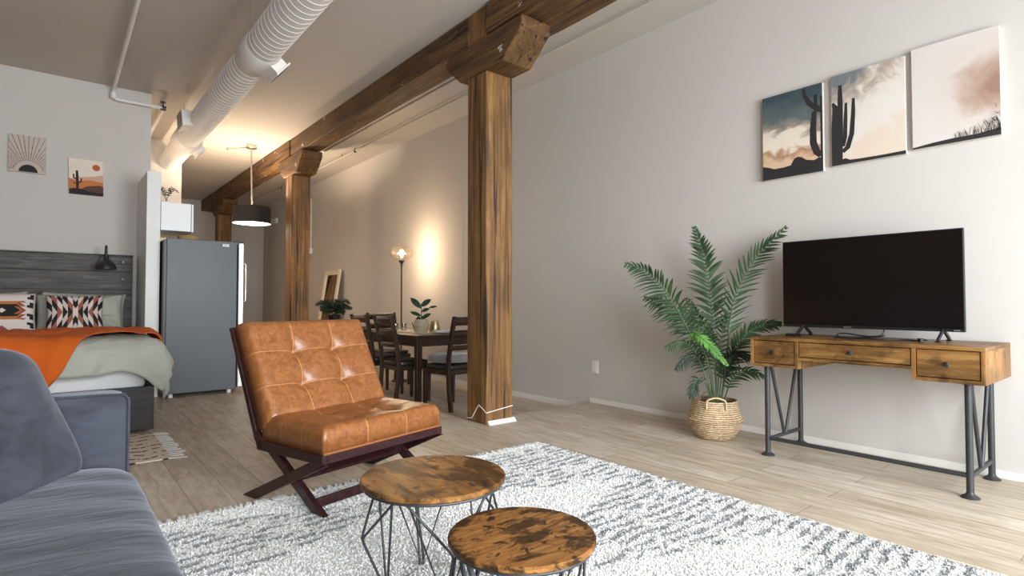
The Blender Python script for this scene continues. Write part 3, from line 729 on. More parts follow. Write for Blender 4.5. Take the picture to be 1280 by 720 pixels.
FR = {
 'A': ([(3.756, 2.25, .286), (3.637, 2.309, .639), (3.461, 2.402, 1.012), (3.273, 2.484, 1.217), (3.118, 2.545, 1.271)], 34, .23, .0085, .42, .35, 'leaf'),
 'B': ([(3.806, 2.274, .277), (3.782, 2.321, .60), (3.713, 2.396, .82), (3.581, 2.5, .964), (3.431, 2.62, 1.036)], 30, .24, .009, .38, .45, 'leaf'),
 'C': ([(3.82, 2.262, .277), (3.842, 2.298, .628), (3.835, 2.317, .988), (3.775, 2.329, 1.318), (3.666, 2.346, 1.557)], 36, .22, .010, .40, .25, 'leaf'),
 'D': ([(3.84, 2.235, .277), (3.89, 2.222, .632), (3.92, 2.185, 1.005), (4.00, 2.06, 1.315), (4.10, 1.872, 1.545)], 34, .22, .0085, .36, .12, 'leaf'),
 'E': ([(3.848, 2.24, .277), (3.90, 2.215, .545), (3.965, 2.13, .745), (4.02, 2.02, .83), (4.06, 1.90, .85)], 30, .19, .0095, .25, .25, 'leaf'),
 'F': ([(3.697, 2.233, .294), (3.585, 2.227, .523), (3.468, 2.24, .681), (3.363, 2.272, .723), (3.261, 2.318, .692)], 20, .13, .008, .45, .6, 'leaf'),
 'G': ([(3.714, 2.219, .294), (3.602, 2.211, .591), (3.457, 2.219, .777), (3.464, 2.113, .716), (3.549, 2.022, .571)], 20, .075, .009, .58, .2, 'leafbright'),
 'H': ([(3.697, 2.233, .294), (3.609, 2.236, .429), (3.525, 2.253, .446), (3.483, 2.265, .325)], 12, .09, .007, .5, .5, 'leafdark'),
 'I': ([(3.764, 2.178, .294), (3.759, 2.113, .446), (3.785, 2.024, .521), (3.857, 1.928, .485)], 18, .12, .008, .3, .35, 'leaf'),
 'J': ([(3.825, 2.259, .277), (3.86, 2.265, .628), (3.90, 2.25, .836), (3.95, 2.23, .957)], 16, .11, .007, .4, .2, 'leaf'),
 'K': ([(3.797, 2.281, .277), (3.79, 2.338, .688), (3.784, 2.40, .897), (3.76, 2.48, 1.037)], 22, .17, .009, .4, .35, 'leaf'),
 'L': ([(3.71, 2.222, .294), (3.54, 2.223, .566), (3.434, 2.243, .627), (3.328, 2.282, .537)], 16, .11, .008, .45, .5, 'leafdark'),
 'N': ([(3.79, 2.25, .277), (3.76, 2.25, .56), (3.70, 2.24, .74), (3.62, 2.20, .83)], 18, .15, .009, .4, .45, 'leaf'),
 'O': ([(3.83, 2.25, .277), (3.87, 2.24, .52), (3.92, 2.16, .62), (3.93, 2.06, .60)], 18, .14, .009, .35, .4, 'leafdark'),
}
for i, (k, v) in enumerate(FR.items()):
    pts, n, L, wl, st, dr, mt = v
    pts = [(PX+(pts[0][0]-PX)*.8, PYY+(pts[0][1]-PYY)*.8, .245)] + list(pts[1:])
    o = frond(pl, stem_ok(pts), n, L, wl, st, dr, [M[mt], M['stem']], .0085 if k in 'ABCD' else .006, i+3)
    if k == 'G': o['label'] = 'bright green young frond'

# ------------------------------------------------------------------ rug with shag pile
RX0, RX1, RY0, RY1 = .20, 2.67, -.55, 2.93
rug = thing('area_rug', 'large shaggy white and grey striped rug under the round tables', 'rug', ((RX0+RX1)/2, (RY0+RY1)/2, 0))
M['rugbase'] = mat_fabric('rug_backing', srgb(214, 212, 208), .2, 200)
def pile_mat():
    t = NT('rug_pile'); a = t.n('Attribute', {'attribute_name': 'tone'})
    return t.bsdf(a.outputs[0], .95, 0, None, Sheen_Weight=.2)
M['pile'] = pile_mat()
MB().box(RX0, RX1, RY0, RY1, .001, .012).build('backing', M['rugbase'], rug, world=True, bevel=.004)
rng = np.random.default_rng(11)
sp = .0088
gx = np.arange(RX0+.005, RX1-.004, sp); gy = np.arange(max(RY0, -.3)+.005, RY1-.004, sp)
X, Y = np.meshgrid(gx, gy); X = X.ravel() + rng.uniform(-.004, .004, X.size); Y = Y.ravel() + rng.uniform(-.004, .004, Y.size)
keep = (X > .10) ; X = X[keep]; Y = Y[keep]
def band(Xa, Ya):
    # rows of knotted grey yarn run across the rug; they come and go in broad bands
    row = (Ya + .010*np.sin(Xa*9) + .006*np.sin(Xa*31+Ya*17))/.060
    fr = np.abs(row-np.round(row))*2
    dx = np.abs(Xa-1.31)/1.2
    q = ((Ya-1.10+.475) % .95)-.475
    dens = np.where((dx+np.abs(q)/.44 > 1.0) & (Ya < 2.82+.05*np.clip(Xa-1.2, 0, 1)), 1.0, 0.0)
    return fr, dens, np.round(row)
fr, dens, row = band(X, Y)
tone = np.empty(X.size)
nz = np.array([mn.noise(Vector((x*9, r*7.3, 0))) for x, r in zip(X, row)])
nz2 = np.array([mn.noise(Vector((x*45, y*45, 3))) for x, y in zip(X, Y)])
on = (fr < .44) & (dens > .5) & (nz + .6*nz2 > -.12)
tone = np.where(on, rng.uniform(.20, .36, X.size), rng.uniform(.68, .84, X.size))
tone = np.where((~on) & (dens > .5), tone*.93, tone)
B = 3
n = X.size*B
xx = np.repeat(X, B); yy = np.repeat(Y, B); tt = np.repeat(tone, B)*rng.uniform(.9, 1.1, n); tt = np.clip(tt, 0, .9)
ang = rng.uniform(0, 2*np.pi, n); lean = rng.uniform(.001, .009, n); la = rng.uniform(0, 2*np.pi, n); hh = rng.uniform(.014, .021, n)
w = .0034
cx, cy = np.cos(ang)*w, np.sin(ang)*w
V = np.empty((n, 4, 3))
V[:, 0] = np.stack([xx-cx, yy-cy, np.full(n, .010)], 1); V[:, 1] = np.stack([xx+cx, yy+cy, np.full(n, .010)], 1)
lx, ly = np.cos(la)*lean, np.sin(la)*lean
V[:, 2] = np.stack([xx+cx*.75+lx, yy+cy*.75+ly, hh], 1); V[:, 3] = np.stack([xx-cx*.75+lx, yy-cy*.75+ly, hh*.93], 1)
# edge limits
V[..., 0] = np.clip(V[..., 0], RX0-.02, RX1+.015)
L = rug.location
V[..., 0] -= L.x; V[..., 1] -= L.y
me = bpy.data.meshes.new('pile'); me.vertices.add(n*4); me.vertices.foreach_set('co', V.ravel())
me.loops.add(n*4); me.loops.foreach_set('vertex_index', np.arange(n*4, dtype=np.int32))
me.polygons.add(n); me.polygons.foreach_set('loop_start', np.arange(0, n*4, 4, dtype=np.int32))
me.update(calc_edges=True); me.validate()
ca = me.attributes.new('tone', 'FLOAT_COLOR', 'POINT')
tc = np.repeat(tt, 4); ca.data.foreach_set('color', np.stack([np.where(tc > .5, tc*1.0, tc*.97), np.where(tc > .5, tc*.985, tc*.99), np.where(tc > .5, tc*.97, tc*1.02), np.ones_like(tc)], 1).ravel())
me.materials.append(M['pile'])
o = bpy.data.objects.new('pile', me); COL.objects.link(o); o.parent = rug; o['kind'] = 'stuff'
# fringe on the far end
fg = MB(); rr = random.Random(4); x = .22
while x < RX1:
    L1 = rr.uniform(.035, .075); a = rr.uniform(-.5, .5)
    fg.tube([(x, RY1-.005, .012), (x+a*L1*.4, RY1+L1*.4, .017), (x+a*L1, RY1+L1, .006)], [.008, .010, .004], 6)
    x += rr.uniform(.012, .03)
fg.build('fringe', M['rugbase'], rug, world=True, smooth=60)['kind'] = 'stuff'

# ------------------------------------------------------------------ small bedside rug
def smallrug_mat():
    t = NT('bedside_rug_weave'); v = t.coord()
    sep = t.n('SeparateXYZ', Vector=v)
    row = t.math('ADD', t.math('MULTIPLY', sep.outputs[1], 9.0), t.math('MULTIPLY', t.math('SINE', t.math('MULTIPLY', sep.outputs[0], 30.0)), .18))
    fr = t.math('ABSOLUTE', t.math('SUBTRACT', t.math('FRACT', t.math('ADD', row, t.math('MULTIPLY', t.noise(t.coord(scale=(9, 2, 1)), 1, 2), .5))), .5))
    gate = t.noise(t.coord(scale=(20, 9, 1), loc=(4, 0, 0)), 1, 2)
    mk = t.math('MULTIPLY', t.math('LESS_THAN', fr, .12), t.math('GREATER_THAN', gate, .47))
    col = t.mix(mk, srgb(205, 190, 172), (.03, .028, .028))
    return t.bsdf(col, .9, 0, t.bump(t.noise(v, 160, 2), .5, .006))
M['smallrug'] = smallrug_mat()
sr = thing('bedside_rug', 'small cream rug with black dashes and fringe at the bed foot', 'rug', (.0, 4.66, 0))
MB().box(-.75, .60, 4.16, 5.06, .001, .012).build('woven_mat', M['smallrug'], sr, world=True, bevel=.004)
fg = MB(); y = 4.175; rr = random.Random(9)
while y < 5.05:
    L1 = rr.uniform(.075, .105); dy = rr.uniform(-.035, -.005)
    for k, (q0, q1, w0, w1) in enumerate(((0, .45, .009, .012), (.45, 1, .012, .016))):
        fg.add([(.597+L1*q, y+dy*q+sg*w_, z) for z in (.002, .006) for q, w_ in ((q0, w0), (q1, w1)) for sg in (-1, 1)], [(0, 2, 3, 1), (4, 5, 7, 6), (0, 1, 5, 4), (2, 6, 7, 3), (0, 4, 6, 2), (1, 3, 7, 5)])
    y += .062
fg.build('fringe', M['rugbase'], sr, world=True)['kind'] = 'stuff'

# ------------------------------------------------------------------ lounge chair
LC = thing('lounge_chair', 'tan leather tufted lounge chair on crossed mahogany legs', 'chair', (.787, 3.129, 0), R(14.71))
W = .782
side = lambda x0, x1: (lambda a, b, t: (x0+(x1-x0)*t, -a, b))
def board(poly, x0, x1, name):
    return MB().prism(poly, side(x0, x1), 0, 1).build(name, M['mahog'], LC, bevel=.003)
def slant(p, q, w):   # board polygon along a sloping line, feet cut level
    (a0, b0), (a1, b1) = p, q; dx, dz = a1-a0, b1-b0; L = math.hypot(dx, dz); k = w/2*L/abs(dz)
    return [(a0-k, b0), (a0+k, b0), (a1+k, b1), (a1-k, b1)]
Z0 = .013
for x0, x1, xi0, xi1 in ((0, .028, .030, .058), (W-.028, W, W-.058, W-.030)):
    board([(.095, .252), (.64, .262), (.64, .304), (.075, .304)], x0, x1, 'side_rail')
    board([(.13, .252), (.068, .30), (-.198, .858), (-.166, .866), (.085, .345), (.15, .304)], x0, x1, 'back_post')
    board(slant((.02, 0.0), (.60, .262), .05), x0, x1, 'leg')
    board(slant((.575, .010), (.155, .262), .05), xi0, xi1, 'leg')
MB().box(.028, W-.028, -.64, -.612, .264, .303).build('front_rail', M['mahog'], LC, bevel=.003)
MB().box(.028, W-.028, -.13, -.105, .258, .300).build('rear_rail', M['mahog'], LC, bevel=.003)
MB().bar((.058, -.352, .155), (W-.058, -.352, .155), .065, .02, (0, -.5, .86)).build('stretcher', M['mahog'], LC, bevel=.003)
MB().bar((.058, -.520, .055), (W-.058, -.520, .055), .018, .045).build('stretcher', M['mahog'], LC, bevel=.003)
MB().bar((.028, .160, .828), (W-.028, .160, .828), .020, .05, (0, .48, .88)).build('top_rail', M['mahog'], LC, bevel=.003)
def slab(Wd, H, T, O, ex, ey, en, r=.055, dip=.04, tufts=(), nu=66, nv=60, puff=.003, seams=(1/3, 2/3)):
    O = Vector(O); ex = Vector(ex).normalized(); ey = Vector(ey).normalized(); en = Vector(en).normalized(); m = MB()
    def h(u, v):
        x, y = u*Wd, v*H; dx = min(x, Wd-x); dy = min(y, H-y)
        def e(d_): return 0 if d_ >= r else r - math.sqrt(max(0, r*r-(r-d_)**2))
        z = T - math.hypot(e(dx), e(dy))*.9
        for su in seams:
            g = min(1, 6*min(v, 1-v)); z -= .003*math.exp(-((u-su)*Wd/.010)**2)*g
            g = min(1, 6*min(u, 1-u)); z -= .003*math.exp(-((v-su)*H/.010)**2)*g
        for tu, tv_ in tufts:
            dd = math.hypot((u-tu)*Wd, (v-tv_)*H); z -= dip*math.exp(-(dd/.040)**1.1)
        z += puff*(abs(math.sin(3*math.pi*u))*abs(math.sin(3*math.pi*v)))
        return max(z, .012)
    def fn(u, v):
        # uneven parameter so the rounded rims get vertices
        uu = .5-.5*math.cos(math.pi*u)*(.35) - (.5-u)*.65*1 if False else u
        return O + ex*(uu*Wd) + ey*(v*H) + en*h(uu, v)
    m.grid(nu, nv, fn, 0, lambda u, v: (u, v))
    # skirt and underside
    ring = [(i/nu, 0) for i in range(nu)] + [(1, j/nv) for j in range(nv)] + [(1-i/nu, 1) for i in range(nu)] + [(0, 1-j/nv) for j in range(nv)]
    n = len(ring)
    vs = [fn(u, v) for u, v in ring] + [O + ex*(u*Wd) + ey*(v*H) for u, v in ring]
    fs = [(i, (i+1) % n, n+(i+1) % n, n+i) for i in range(n)] + [tuple(range(n, 2*n))[::-1]]
    bse = m.add(vs, fs)
    for i, (u, v) in enumerate(ring): m.uv[bse+i] = (u, v); m.uv[bse+n+i] = (u, v)
    return m
import bmesh
def weld(o, d=.0004):
    bm = bmesh.new(); bm.from_mesh(o.data); bmesh.ops.remove_doubles(bm, verts=bm.verts, dist=d); bmesh.ops.recalc_face_normals(bm, faces=bm.faces); bm.to_mesh(o.data); bm.free()
TU = [(1/3, 1/3), (2/3, 1/3), (1/3, 2/3), (2/3, 2/3)]
bd = Vector((0, .300, .565)).normalized(); bn = Vector((0, -.565, .300)).normalized()
c = slab(W-.012, .575, .125, (.006, -.103, .345), (1, 0, 0), bd, bn, .05, .05, TU).build('back_cushion', M['leather'], LC, smooth=180); weld(c)
c = slab(W-.016, .505, .125, (.008, -.634, .3045), (1, 0, 0), (0, 1, 0), (0, 0, 1), .042, .045, TU).build('seat_cushion', M['leather'], LC, smooth=180); weld(c)
pp = MB()
rim = lambda O, ex, ey, Wd, H: [Vector(O), Vector(O)+Vector(ex)*Wd, Vector(O)+Vector(ex)*Wd+Vector(ey)*H, Vector(O)+Vector(ey)*H]
pp.tube(rim((.012, -.636, .309), (1, 0, 0), (0, 1, 0), W-.024, .50), .006, 8, closed=True)
pp.build('piping', M['leather_edge'], LC, smooth=60)

# ------------------------------------------------------------------ nesting tables
def round_table(name, label, c, rad, H, top, rot, ths=.018):
    t = thing(name, label, 'table', (c[0], c[1], 0), 0, 'nesting round coffee tables')
    MB().lathe([(0, H-ths), (rad-.004, H-ths), (rad, H-ths+.004), (rad, H-.004), (rad-.004, H), (0, H)], (0, 0, 0), 72).build('tabletop', M[top], t, smooth=40)
    fr_ = MB(); zt = H-ths-.0055; zb = .021
    rt, rm, rb = rad*.86, rad*.98, rad*.64; zm = zb+(zt-zb)*.55; n = 4
    P = lambda a, r, z: (r*math.cos(a), r*math.sin(a), z)
    fr_.tube([P(2*math.pi*k/48, rad-.012, zt) for k in range(48)], .0055, 8, closed=True)
    fr_.build('top_ring', M['iron'], t, smooth=60)
    bs = MB(); bs.tube([P(rot+2*math.pi*k/n, rb, zb) for k in range(n)], .0045, 8, closed=True)
    bs.build('base_ring', M['iron'], t, smooth=60)
    def bend(A, Mid, Bq):
        A, Mid, Bq = Vector(A), Vector(Mid), Vector(Bq); return [A, Mid.lerp(A, .10), Mid.lerp(A, .03).lerp(Mid.lerp(Bq, .03), .5), Mid.lerp(Bq, .10), Bq]
    for k in range(n):
        a = rot+2*math.pi*k/n; h = math.pi/n
        Tl, Tr = P(a-h+.06, rt, zt), P(a+h-.06, rt, zt)
        Mm, Bb = P(a, rm, zm), P(a, rb, zb)
        q = MB(); q.tube(bend(Tl, P(a-.012, rm, zm), P(a-.05, rb, zb)), .0045, 8); q.tube(bend(Tr, P(a+.012, rm, zm), P(a+.05, rb, zb)), .0045, 8)
        q.build('wire_leg', M['iron'], t, smooth=60)
        q = MB().tube([P(a-h+.13, rt, zt), Bb, P(a+h-.13, rt, zt)], .0042, 8)
        q.build('wire_brace', M['iron'], t, smooth=60)
    return t
round_table('coffee_table', 'larger round wood table on black wire frame nearer the leather chair', (1.038, 1.700), .250, .40, 'table_a', R(164))
round_table('coffee_table', 'lower round wood table with dark blotches in front', (1.048, 1.236), .211, .34, 'table_b', R(190))

# ------------------------------------------------------------------ soft shapes
def softbox(size, exp=6, n=22, amp=.0, fs=4.0, seed=0, fn=None):
    """closed rounded cushion in local axes, centred"""
    m = MB(); sx, sy, sz = [q/2 for q in size]
    for ax in range(3):
        for sg in (-1, 1):
            def g(a, b, ax=ax, sg=sg):
                p = [0, 0, 0]; p[ax] = sg; p[(ax+1) % 3] = math.sin((2*a-1)*math.pi/2)*.0 + (2*a-1); p[(ax+2) % 3] = (2*b-1)*sg
                # push points towards rims
                k = (sum(abs(c)**exp for c in p))**(1/exp); p = [c/k for c in p]
                v = Vector((p[0]*sx, p[1]*sy, p[2]*sz))
                if fn: v = fn(v, p)
                if amp:
                    d_ = mn.noise(v*fs + Vector((seed, seed*2, 0)))*amp; v += Vector(p).normalized()*d_
                return v
            m.grid(n, n, g)
    return m
def put(o, d=.0006): weld(o, d); return o
def pillow(w, h, t, n=26, pinch=.06, wr=.004, seed=0):
    m = MB()
    for sg in (-1, 1):
        def g(a, b, sg=sg):
            x, y = 2*a-1, 2*b-1
            px = x*(1-pinch*(1-y*y)); py = y*(1-pinch*(1-x*x))
            th_ = max(0, (1-x**4)*(1-y**4))**.55
            wv = wr*mn.noise(Vector((x*4+seed, y*4, sg)))*2*(1-max(abs(x), abs(y))**6)
            return Vector((px*w/2, sg*(t/2*th_)+wv, py*h/2))
        m.grid(n, n, g, 0, lambda a, b: (a, b))
    return m

# ------------------------------------------------------------------ sofa
so = thing('sofa', 'blue grey velvet sofa beside the shag rug', 'sofa', (-.3, 1.6, 0))
def sofa_part(name, size, loc, exp, rot=(0, 0, 0), n=26, **k):
    o = softbox(size, exp, n, **k).build(name, M['velvet'], so, smooth=180); weld(o)
    o.location = Vector(loc) - so.location; o.rotation_euler = rot; return o
def crown(v, p):
    wr = .010*math.sin((v.y*1.0+v.x*.45)*26 + 2.2*mn.noise(v*3))*max(0, p[2])*max(0, .4+.6*p[0])
    return v + Vector((0, 0, .018*(1-p[0]**2)*(1-p[1]**2)*(1 if v.z > 0 else 0) + wr*.25))
sofa_part('seat_cushion', (1.03, 2.02, .24), (-.275, 1.585, .295), 9, n=56, fn=crown)
sofa_part('base', (1.0, 2.24, .20), (-.28, 1.60, .13), 20)
a = sofa_part('arm', (1.04, .15, .60), (-.285, 2.705, .352), 18)
MB().tube([(.232, 2.632, .08), (.232, 2.632, .625), (.218, 2.632, .645), (.0, 2.632, .652), (-.6, 2.632, .652)], .005, 8).build('piping', M['velvet'], so, world=True, smooth=70)
sofa_part('arm', (1.04, .15, .60), (-.285, .50, .352), 11)
sofa_part('backrest', (.22, 2.2, .74), (-.86, 1.60, .42), 9)
lg = MB()
for x in (-.72, .14):
    for y in (.56, 2.64): MB().lathe([(.02, 0.0), (.025, .04)], (x, y, 0), 12, cap=True).build('leg', M['black'], so, world=True)
# loose back cushion leaning in the corner of arm and backrest
cu = softbox((.80, .26, .52), 6, 40, .014, 6, 3, fn=lambda v, p: v + Vector((0, (-.03 if v.y < 0 else .02)*(1-abs(p[0])**2)*(1-abs(p[2])**2), 0)))
cu = cu.build('sofa_cushion', M['velvet'], smooth=180); weld(cu)
tag(cu, 'plump blue grey velvet cushion leaning in the sofa corner', 'cushion')
e1 = Vector((-.55, -.835, 0)); nf = Vector((.835, -.55, 0))
tilt = R(25)
zax = (Vector((0, 0, 1))*math.cos(tilt) - nf*math.sin(tilt)).normalized(); yax = (-nf*math.cos(tilt) - Vector((0, 0, 1))*math.sin(tilt)).normalized(); xax = yax.cross(zax)
bot = Vector((.13, 2.50, .405))           # far lower corner of the front face
cen = bot + e1*.37 + zax*.25 + yax*.135
cu.matrix_world = Matrix(((xax.x, yax.x, zax.x, cen.x), (xax.y, yax.y, zax.y, cen.y), (xax.z, yax.z, zax.z, cen.z), (0, 0, 0, 1)))

# ------------------------------------------------------------------ bed
bed = thing('bed', 'wide bed with dark wood frame and grey plank headboard', 'bed', (-.35, 6.4, 0))
BX0, BX1, BY0, BY1 = -1.35, .618, 5.15, 7.66
f = MB(); f.box(BX0, BX1, BY0, BY0+.035, .02, .352)
f.build('footboard', M['barndark'], bed, world=True, bevel=.004)
MB().box(BX1-.035, BX1, BY0+.035, BY1, .06, .352).build('side_rail', M['barndark'], bed, world=True, bevel=.004)
MB().box(BX0, BX0+.035, BY0+.035, BY1, .06, .352).build('side_rail', M['barndark'], bed, world=True, bevel=.004)
hb = MB(); zz = [.10, .48, .72, .93, 1.14, 1.345, 1.525]
for z0, z1 in zip(zz, zz[1:]): hb.box(-1.42, .692, 7.68, 7.735, z0+.004, z1-.004)
hb.box(-1.42, .692, 7.70, 7.74, .1, 1.52); hb.box(-1.425, .697, 7.675, 7.742, 1.522, 1.536)
hbo = hb.build('headboard', M['barn'], bed, world=True, bevel=.003)
for z in (1.452, 1.262):
    MB().lathe([(0, -.014), (.018, -.014), (.024, 0)], (.60, 7.68, z), 12, axis='y').build('bolt', M['black'], hbo, world=True)
mt = softbox((1.88, 2.46, .30), 30, 20).build('mattress', M['sheet'], bed, smooth=180); weld(mt); mt.location = Vector((-.365, 6.43, .48)) - bed.location

TOPZ = .705
def drape(s_, t_, off=0.0):
    """flat cloth coords (metres) -> point on the bed, s to the right, t towards the foot"""
    ex, ey, r = .60, 5.16, .09
    def one(q):  # q = distance past the edge start
        if q <= 0: return q, 0
        if q < r*math.pi/2: return r*math.sin(q/r), r*(1-math.cos(q/r))
        return r, r+(q-r*math.pi/2)
    qx = s_-(ex-.01); hx, dx = one(qx)
    qy = (ey+.01)-t_; hy, dy = one(qy)
    x = ex-.01+hx; y = ey+.01-hy
    dz = math.hypot(dx, dy)
    wr = .016*mn.noise(Vector((s_*3, t_*3, 1))) + .010*(1-abs(mn.noise(Vector((s_*6, t_*4, 4)))*2)) + .010*mn.noise(Vector((s_*13, t_*7, 4)))
    pl_ = 1-abs(math.sin(s_*9.5+2.2*mn.noise(Vector((s_*3, t_*2, 7)))))
    bul = .030*(pl_**3)*min(1, dy/.2) + .020*math.sin(t_*13+s_*20)*min(1, dx/.2) + .016*mn.noise(Vector((s_*7, t_*9, 2))) + .03*max(0, 1-abs(dx-dy)/.12)*min(1, (dx+dy)/.3)*math.sin(s_*40)
    swell = .030*min(1, max(0, dz-.02)/.10) + .018*math.exp(-((dz-.22)/.07)**2)*(1+mn.noise(Vector((s_*4, t_*4, 9))))
    nx = 1 if dx > dy else 0; ny = 0 if dx > dy else 1
    tot = dx+dy+1e-6
    x += (swell+bul+off)*(dx/tot); y -= (swell+bul+off)*(dy/tot)
    z = TOPZ-dz*.98 + wr*(1-min(1, dz*4)*.6) + off*(1-min(1, dz*6))
    hump = .03*math.exp(-((t_-5.7)/.5)**2)*math.exp(-((s_+.1)/.8)**2)
    return Vector((x, y, z+hump))
def duv(a, b):
    s_ = -1.35+a*(1.35+.60+.28); t_ = 7.05-b*(7.05-5.16+.335)
    p = drape(s_, t_)
    return p
dv = MB()
def duvet_fn(a, b):
    s_ = -1.36+a*(1.36+.60+.30); sc_ = min(1, max(0, (s_-.15)/.5))
    over = .265 + .03*math.sin(s_*11) + .05*mn.noise(Vector((s_*5, 2, 2))) + .15*sc_**3
    t_ = 7.05-b*(7.05-5.16+over)
    return drape(s_, t_)
dv.grid(110, 100, duvet_fn)
dv = dv.build('duvet', M['sage'], smooth=180, recalc=True); tag(dv, 'sage grey linen duvet hanging over the bed foot', 'duvet')
sm = dv.modifiers.new('thick', 'SOLIDIFY'); sm.thickness = .02; sm.offset = -1
def throw_fn(a, b):
    # a from right side of the bed to the left, b from head edge to foot edge
    def lerp(pts, q):
        for (q0, s0, t0), (q1, s1, t1) in zip(pts, pts[1:]):
            if q <= q1:
                k = (q-q0)/(q1-q0); k = k*k*(3-2*k) if False else k; return s0+(s1-s0)*k, t0+(t1-t0)*k
        return pts[-1][1:]
    back = [(0, .74, 6.75), (.25, .40, 6.66), (.5, -.05, 6.35), (.75, -.45, 6.05), (1, -1.3, 5.85)]
    front = [(0, .72, 5.62), (.2, .50, 5.50), (.4, .24, 5.26), (.55, .06, 4.93), (.62, -.04, 4.80), (.75, -.30, 4.86), (1, -1.3, 4.9)]
    s0, t0 = lerp(back, a); s1, t1 = lerp(front, a)
    s_ = s0+(s1-s0)*b; t_ = t0+(t1-t0)*b
    fold = .020*max(0, math.sin((b*1.9+a*2.4)*5.5+mn.noise(Vector((a*3, b*3, 0)))*1.8))**2
    return drape(s_, t_, .030+fold)
th_ = MB(); th_.grid(90, 60, throw_fn)
th_ = th_.build('throw_blanket', M['orange'], smooth=180); tag(th_, 'burnt orange throw blanket laid across the duvet', 'blanket')
sm = th_.modifiers.new('thick', 'SOLIDIFY'); sm.thickness = .008; sm.offset = 1

# pillows
def put_pillow(name, label, cat, w, h, t, loc, lean, mat, rz=0, group=None, roll=0, **k):
    o = pillow(w, h, t, **k).build(name, mat, smooth=180); weld(o, .0008)
    o.location = loc; o.rotation_euler = (R(-lean), R(roll), R(rz)); tag(o, label, cat, group); return o
def geo_mat():
    t = NT('geometric_weave'); uv = t.n('UVMap').outputs[0]; sep = t.n('SeparateXYZ', Vector=uv)
    x = t.math('ABSOLUTE', t.math('SUBTRACT', sep.outputs[0], .5)); y = t.math('ABSOLUTE', t.math('SUBTRACT', sep.outputs[1], .5))
    xc = t.math('MULTIPLY', x, 11.0); col = t.math('FLOOR', t.math('ADD', xc, .5))
    frx = t.math('SUBTRACT', t.math('ADD', xc, .5), col)
    yy = t.math('SUBTRACT', t.math('MULTIPLY', y, 5.4), t.math('MULTIPLY', frx, 1.0))
    row = t.math('FLOOR', yy)
    k = t.math('ADD', t.math('MULTIPLY', col, 3.0), t.math('MULTIPLY', row, 1.0))
    k = t.math('DIVIDE', t.math('MODULO', t.math('ADD', k, 40.0), 5.0), 5.0)
    c = t.ramp(t.math('ADD', k, .02), [(0, (.012, .012, .012)), (.2, srgb(212, 196, 188)), (.4, (.014, .013, .013)), (.6, srgb(160, 92, 74)), (.8, srgb(222, 208, 200))], 'CONSTANT')
    return t.bsdf(c, .85, 0, t.bump(t.noise(t.coord(), 300, 2), .3, .003))
def kilim_mat():
    t = NT('kilim_weave'); uv = t.n('UVMap').outputs[0]; sep = t.n('SeparateXYZ', Vector=uv)
    x = t.math('ABSOLUTE', t.math('SUBTRACT', sep.outputs[0], .5)); y = t.math('ABSOLUTE', t.math('SUBTRACT', sep.outputs[1], .54))
    lt = lambda p, q: t.math('LESS_THAN', p, q)
    gt = lambda p, q: t.math('GREATER_THAN', p, q)
    AND = lambda p, q: t.math('MULTIPLY', p, q)
    def step(v_, n_): return t.math('DIVIDE', t.math('FLOOR', t.math('MULTIPLY', v_, n_)), n_)
    tooth = t.math('MULTIPLY', t.math('FRACT', t.math('MULTIPLY', y, 11.0)), .09)
    white = srgb(222, 208, 202); c = white
    # stepped marks near the side edges
    mk = AND(AND(gt(x, t.math('ADD', .33, t.math('MULTIPLY', step(t.math('FRACT', t.math('MULTIPLY', y, 5.0)), 3.0), .12))), lt(x, .47)), gt(t.math('FRACT', t.math('MULTIPLY', y, 5.0)), .35))
    c = t.mix(mk, c, (.016, .013, .013))
    c = t.mix(AND(lt(y, .22), lt(x, t.math('SUBTRACT', .36, tooth))), c, srgb(146, 74, 52))
    c = t.mix(AND(lt(y, .22), lt(x, t.math('SUBTRACT', .30, tooth))), c, srgb(186, 116, 66))
    c = t.mix(AND(lt(y, .145), lt(x, t.math('SUBTRACT', .27, tooth))), c, (.013, .012, .012))
    c = t.mix(lt(t.math('ADD', x, y), .06), c, white)
    low = t.math('SUBTRACT', .20, sep.outputs[1])
    c = t.mix(AND(gt(low, 0.0), lt(x, t.math('SUBTRACT', low, .01))), c, srgb(150, 78, 60))
    return t.bsdf(c, .85, 0, t.bump(t.noise(t.coord(), 300, 2), .3, .003))
M['geo'] = geo_mat(); M['kilim'] = kilim_mat()
GP = 'sage pillows against the headboard'
put_pillow('bed_pillow', 'wrinkled sage pillow behind the black geometric cushion, front one of its pair', 'pillow', .74, .44, .17, (.22, 7.36, .875), 20, M['sage'], 0, GP, 0, wr=.022, seed=2)
put_pillow('bed_pillow', 'sage pillow against the headboard at the fridge side, mostly hidden', 'pillow', .74, .44, .15, (.25, 7.52, .885), 10, M['sage'], 0, GP, 2, wr=.022, seed=5)
put_pillow('bed_pillow', 'sage pillow behind the white kilim cushion, edge showing', 'pillow', .74, .44, .17, (-.58, 7.36, .875), 20, M['sage'], 0, GP, 0, wr=.022, seed=9)
put_pillow('bed_pillow', 'sage pillow on the far left against the headboard, rear one of its pair', 'pillow', .74, .44, .15, (-.56, 7.52, .885), 10, M['sage'], 0, GP, -2, wr=.012, seed=11)
put_pillow('throw_pillow', 'black and white diamond patterned cushion on the bed', 'cushion', .47, .43, .15, (.17, 7.13, .875), 24, M['geo'], 0, 'patterned cushions on the bed', 0, wr=.003, pinch=.07)
put_pillow('throw_pillow', 'white cushion with rust and black stepped motif on the bed', 'cushion', .50, .45, .16, (-.375, 7.10, .88), 24, M['kilim'], 3, 'patterned cushions on the bed', 0, wr=.003, pinch=.05)
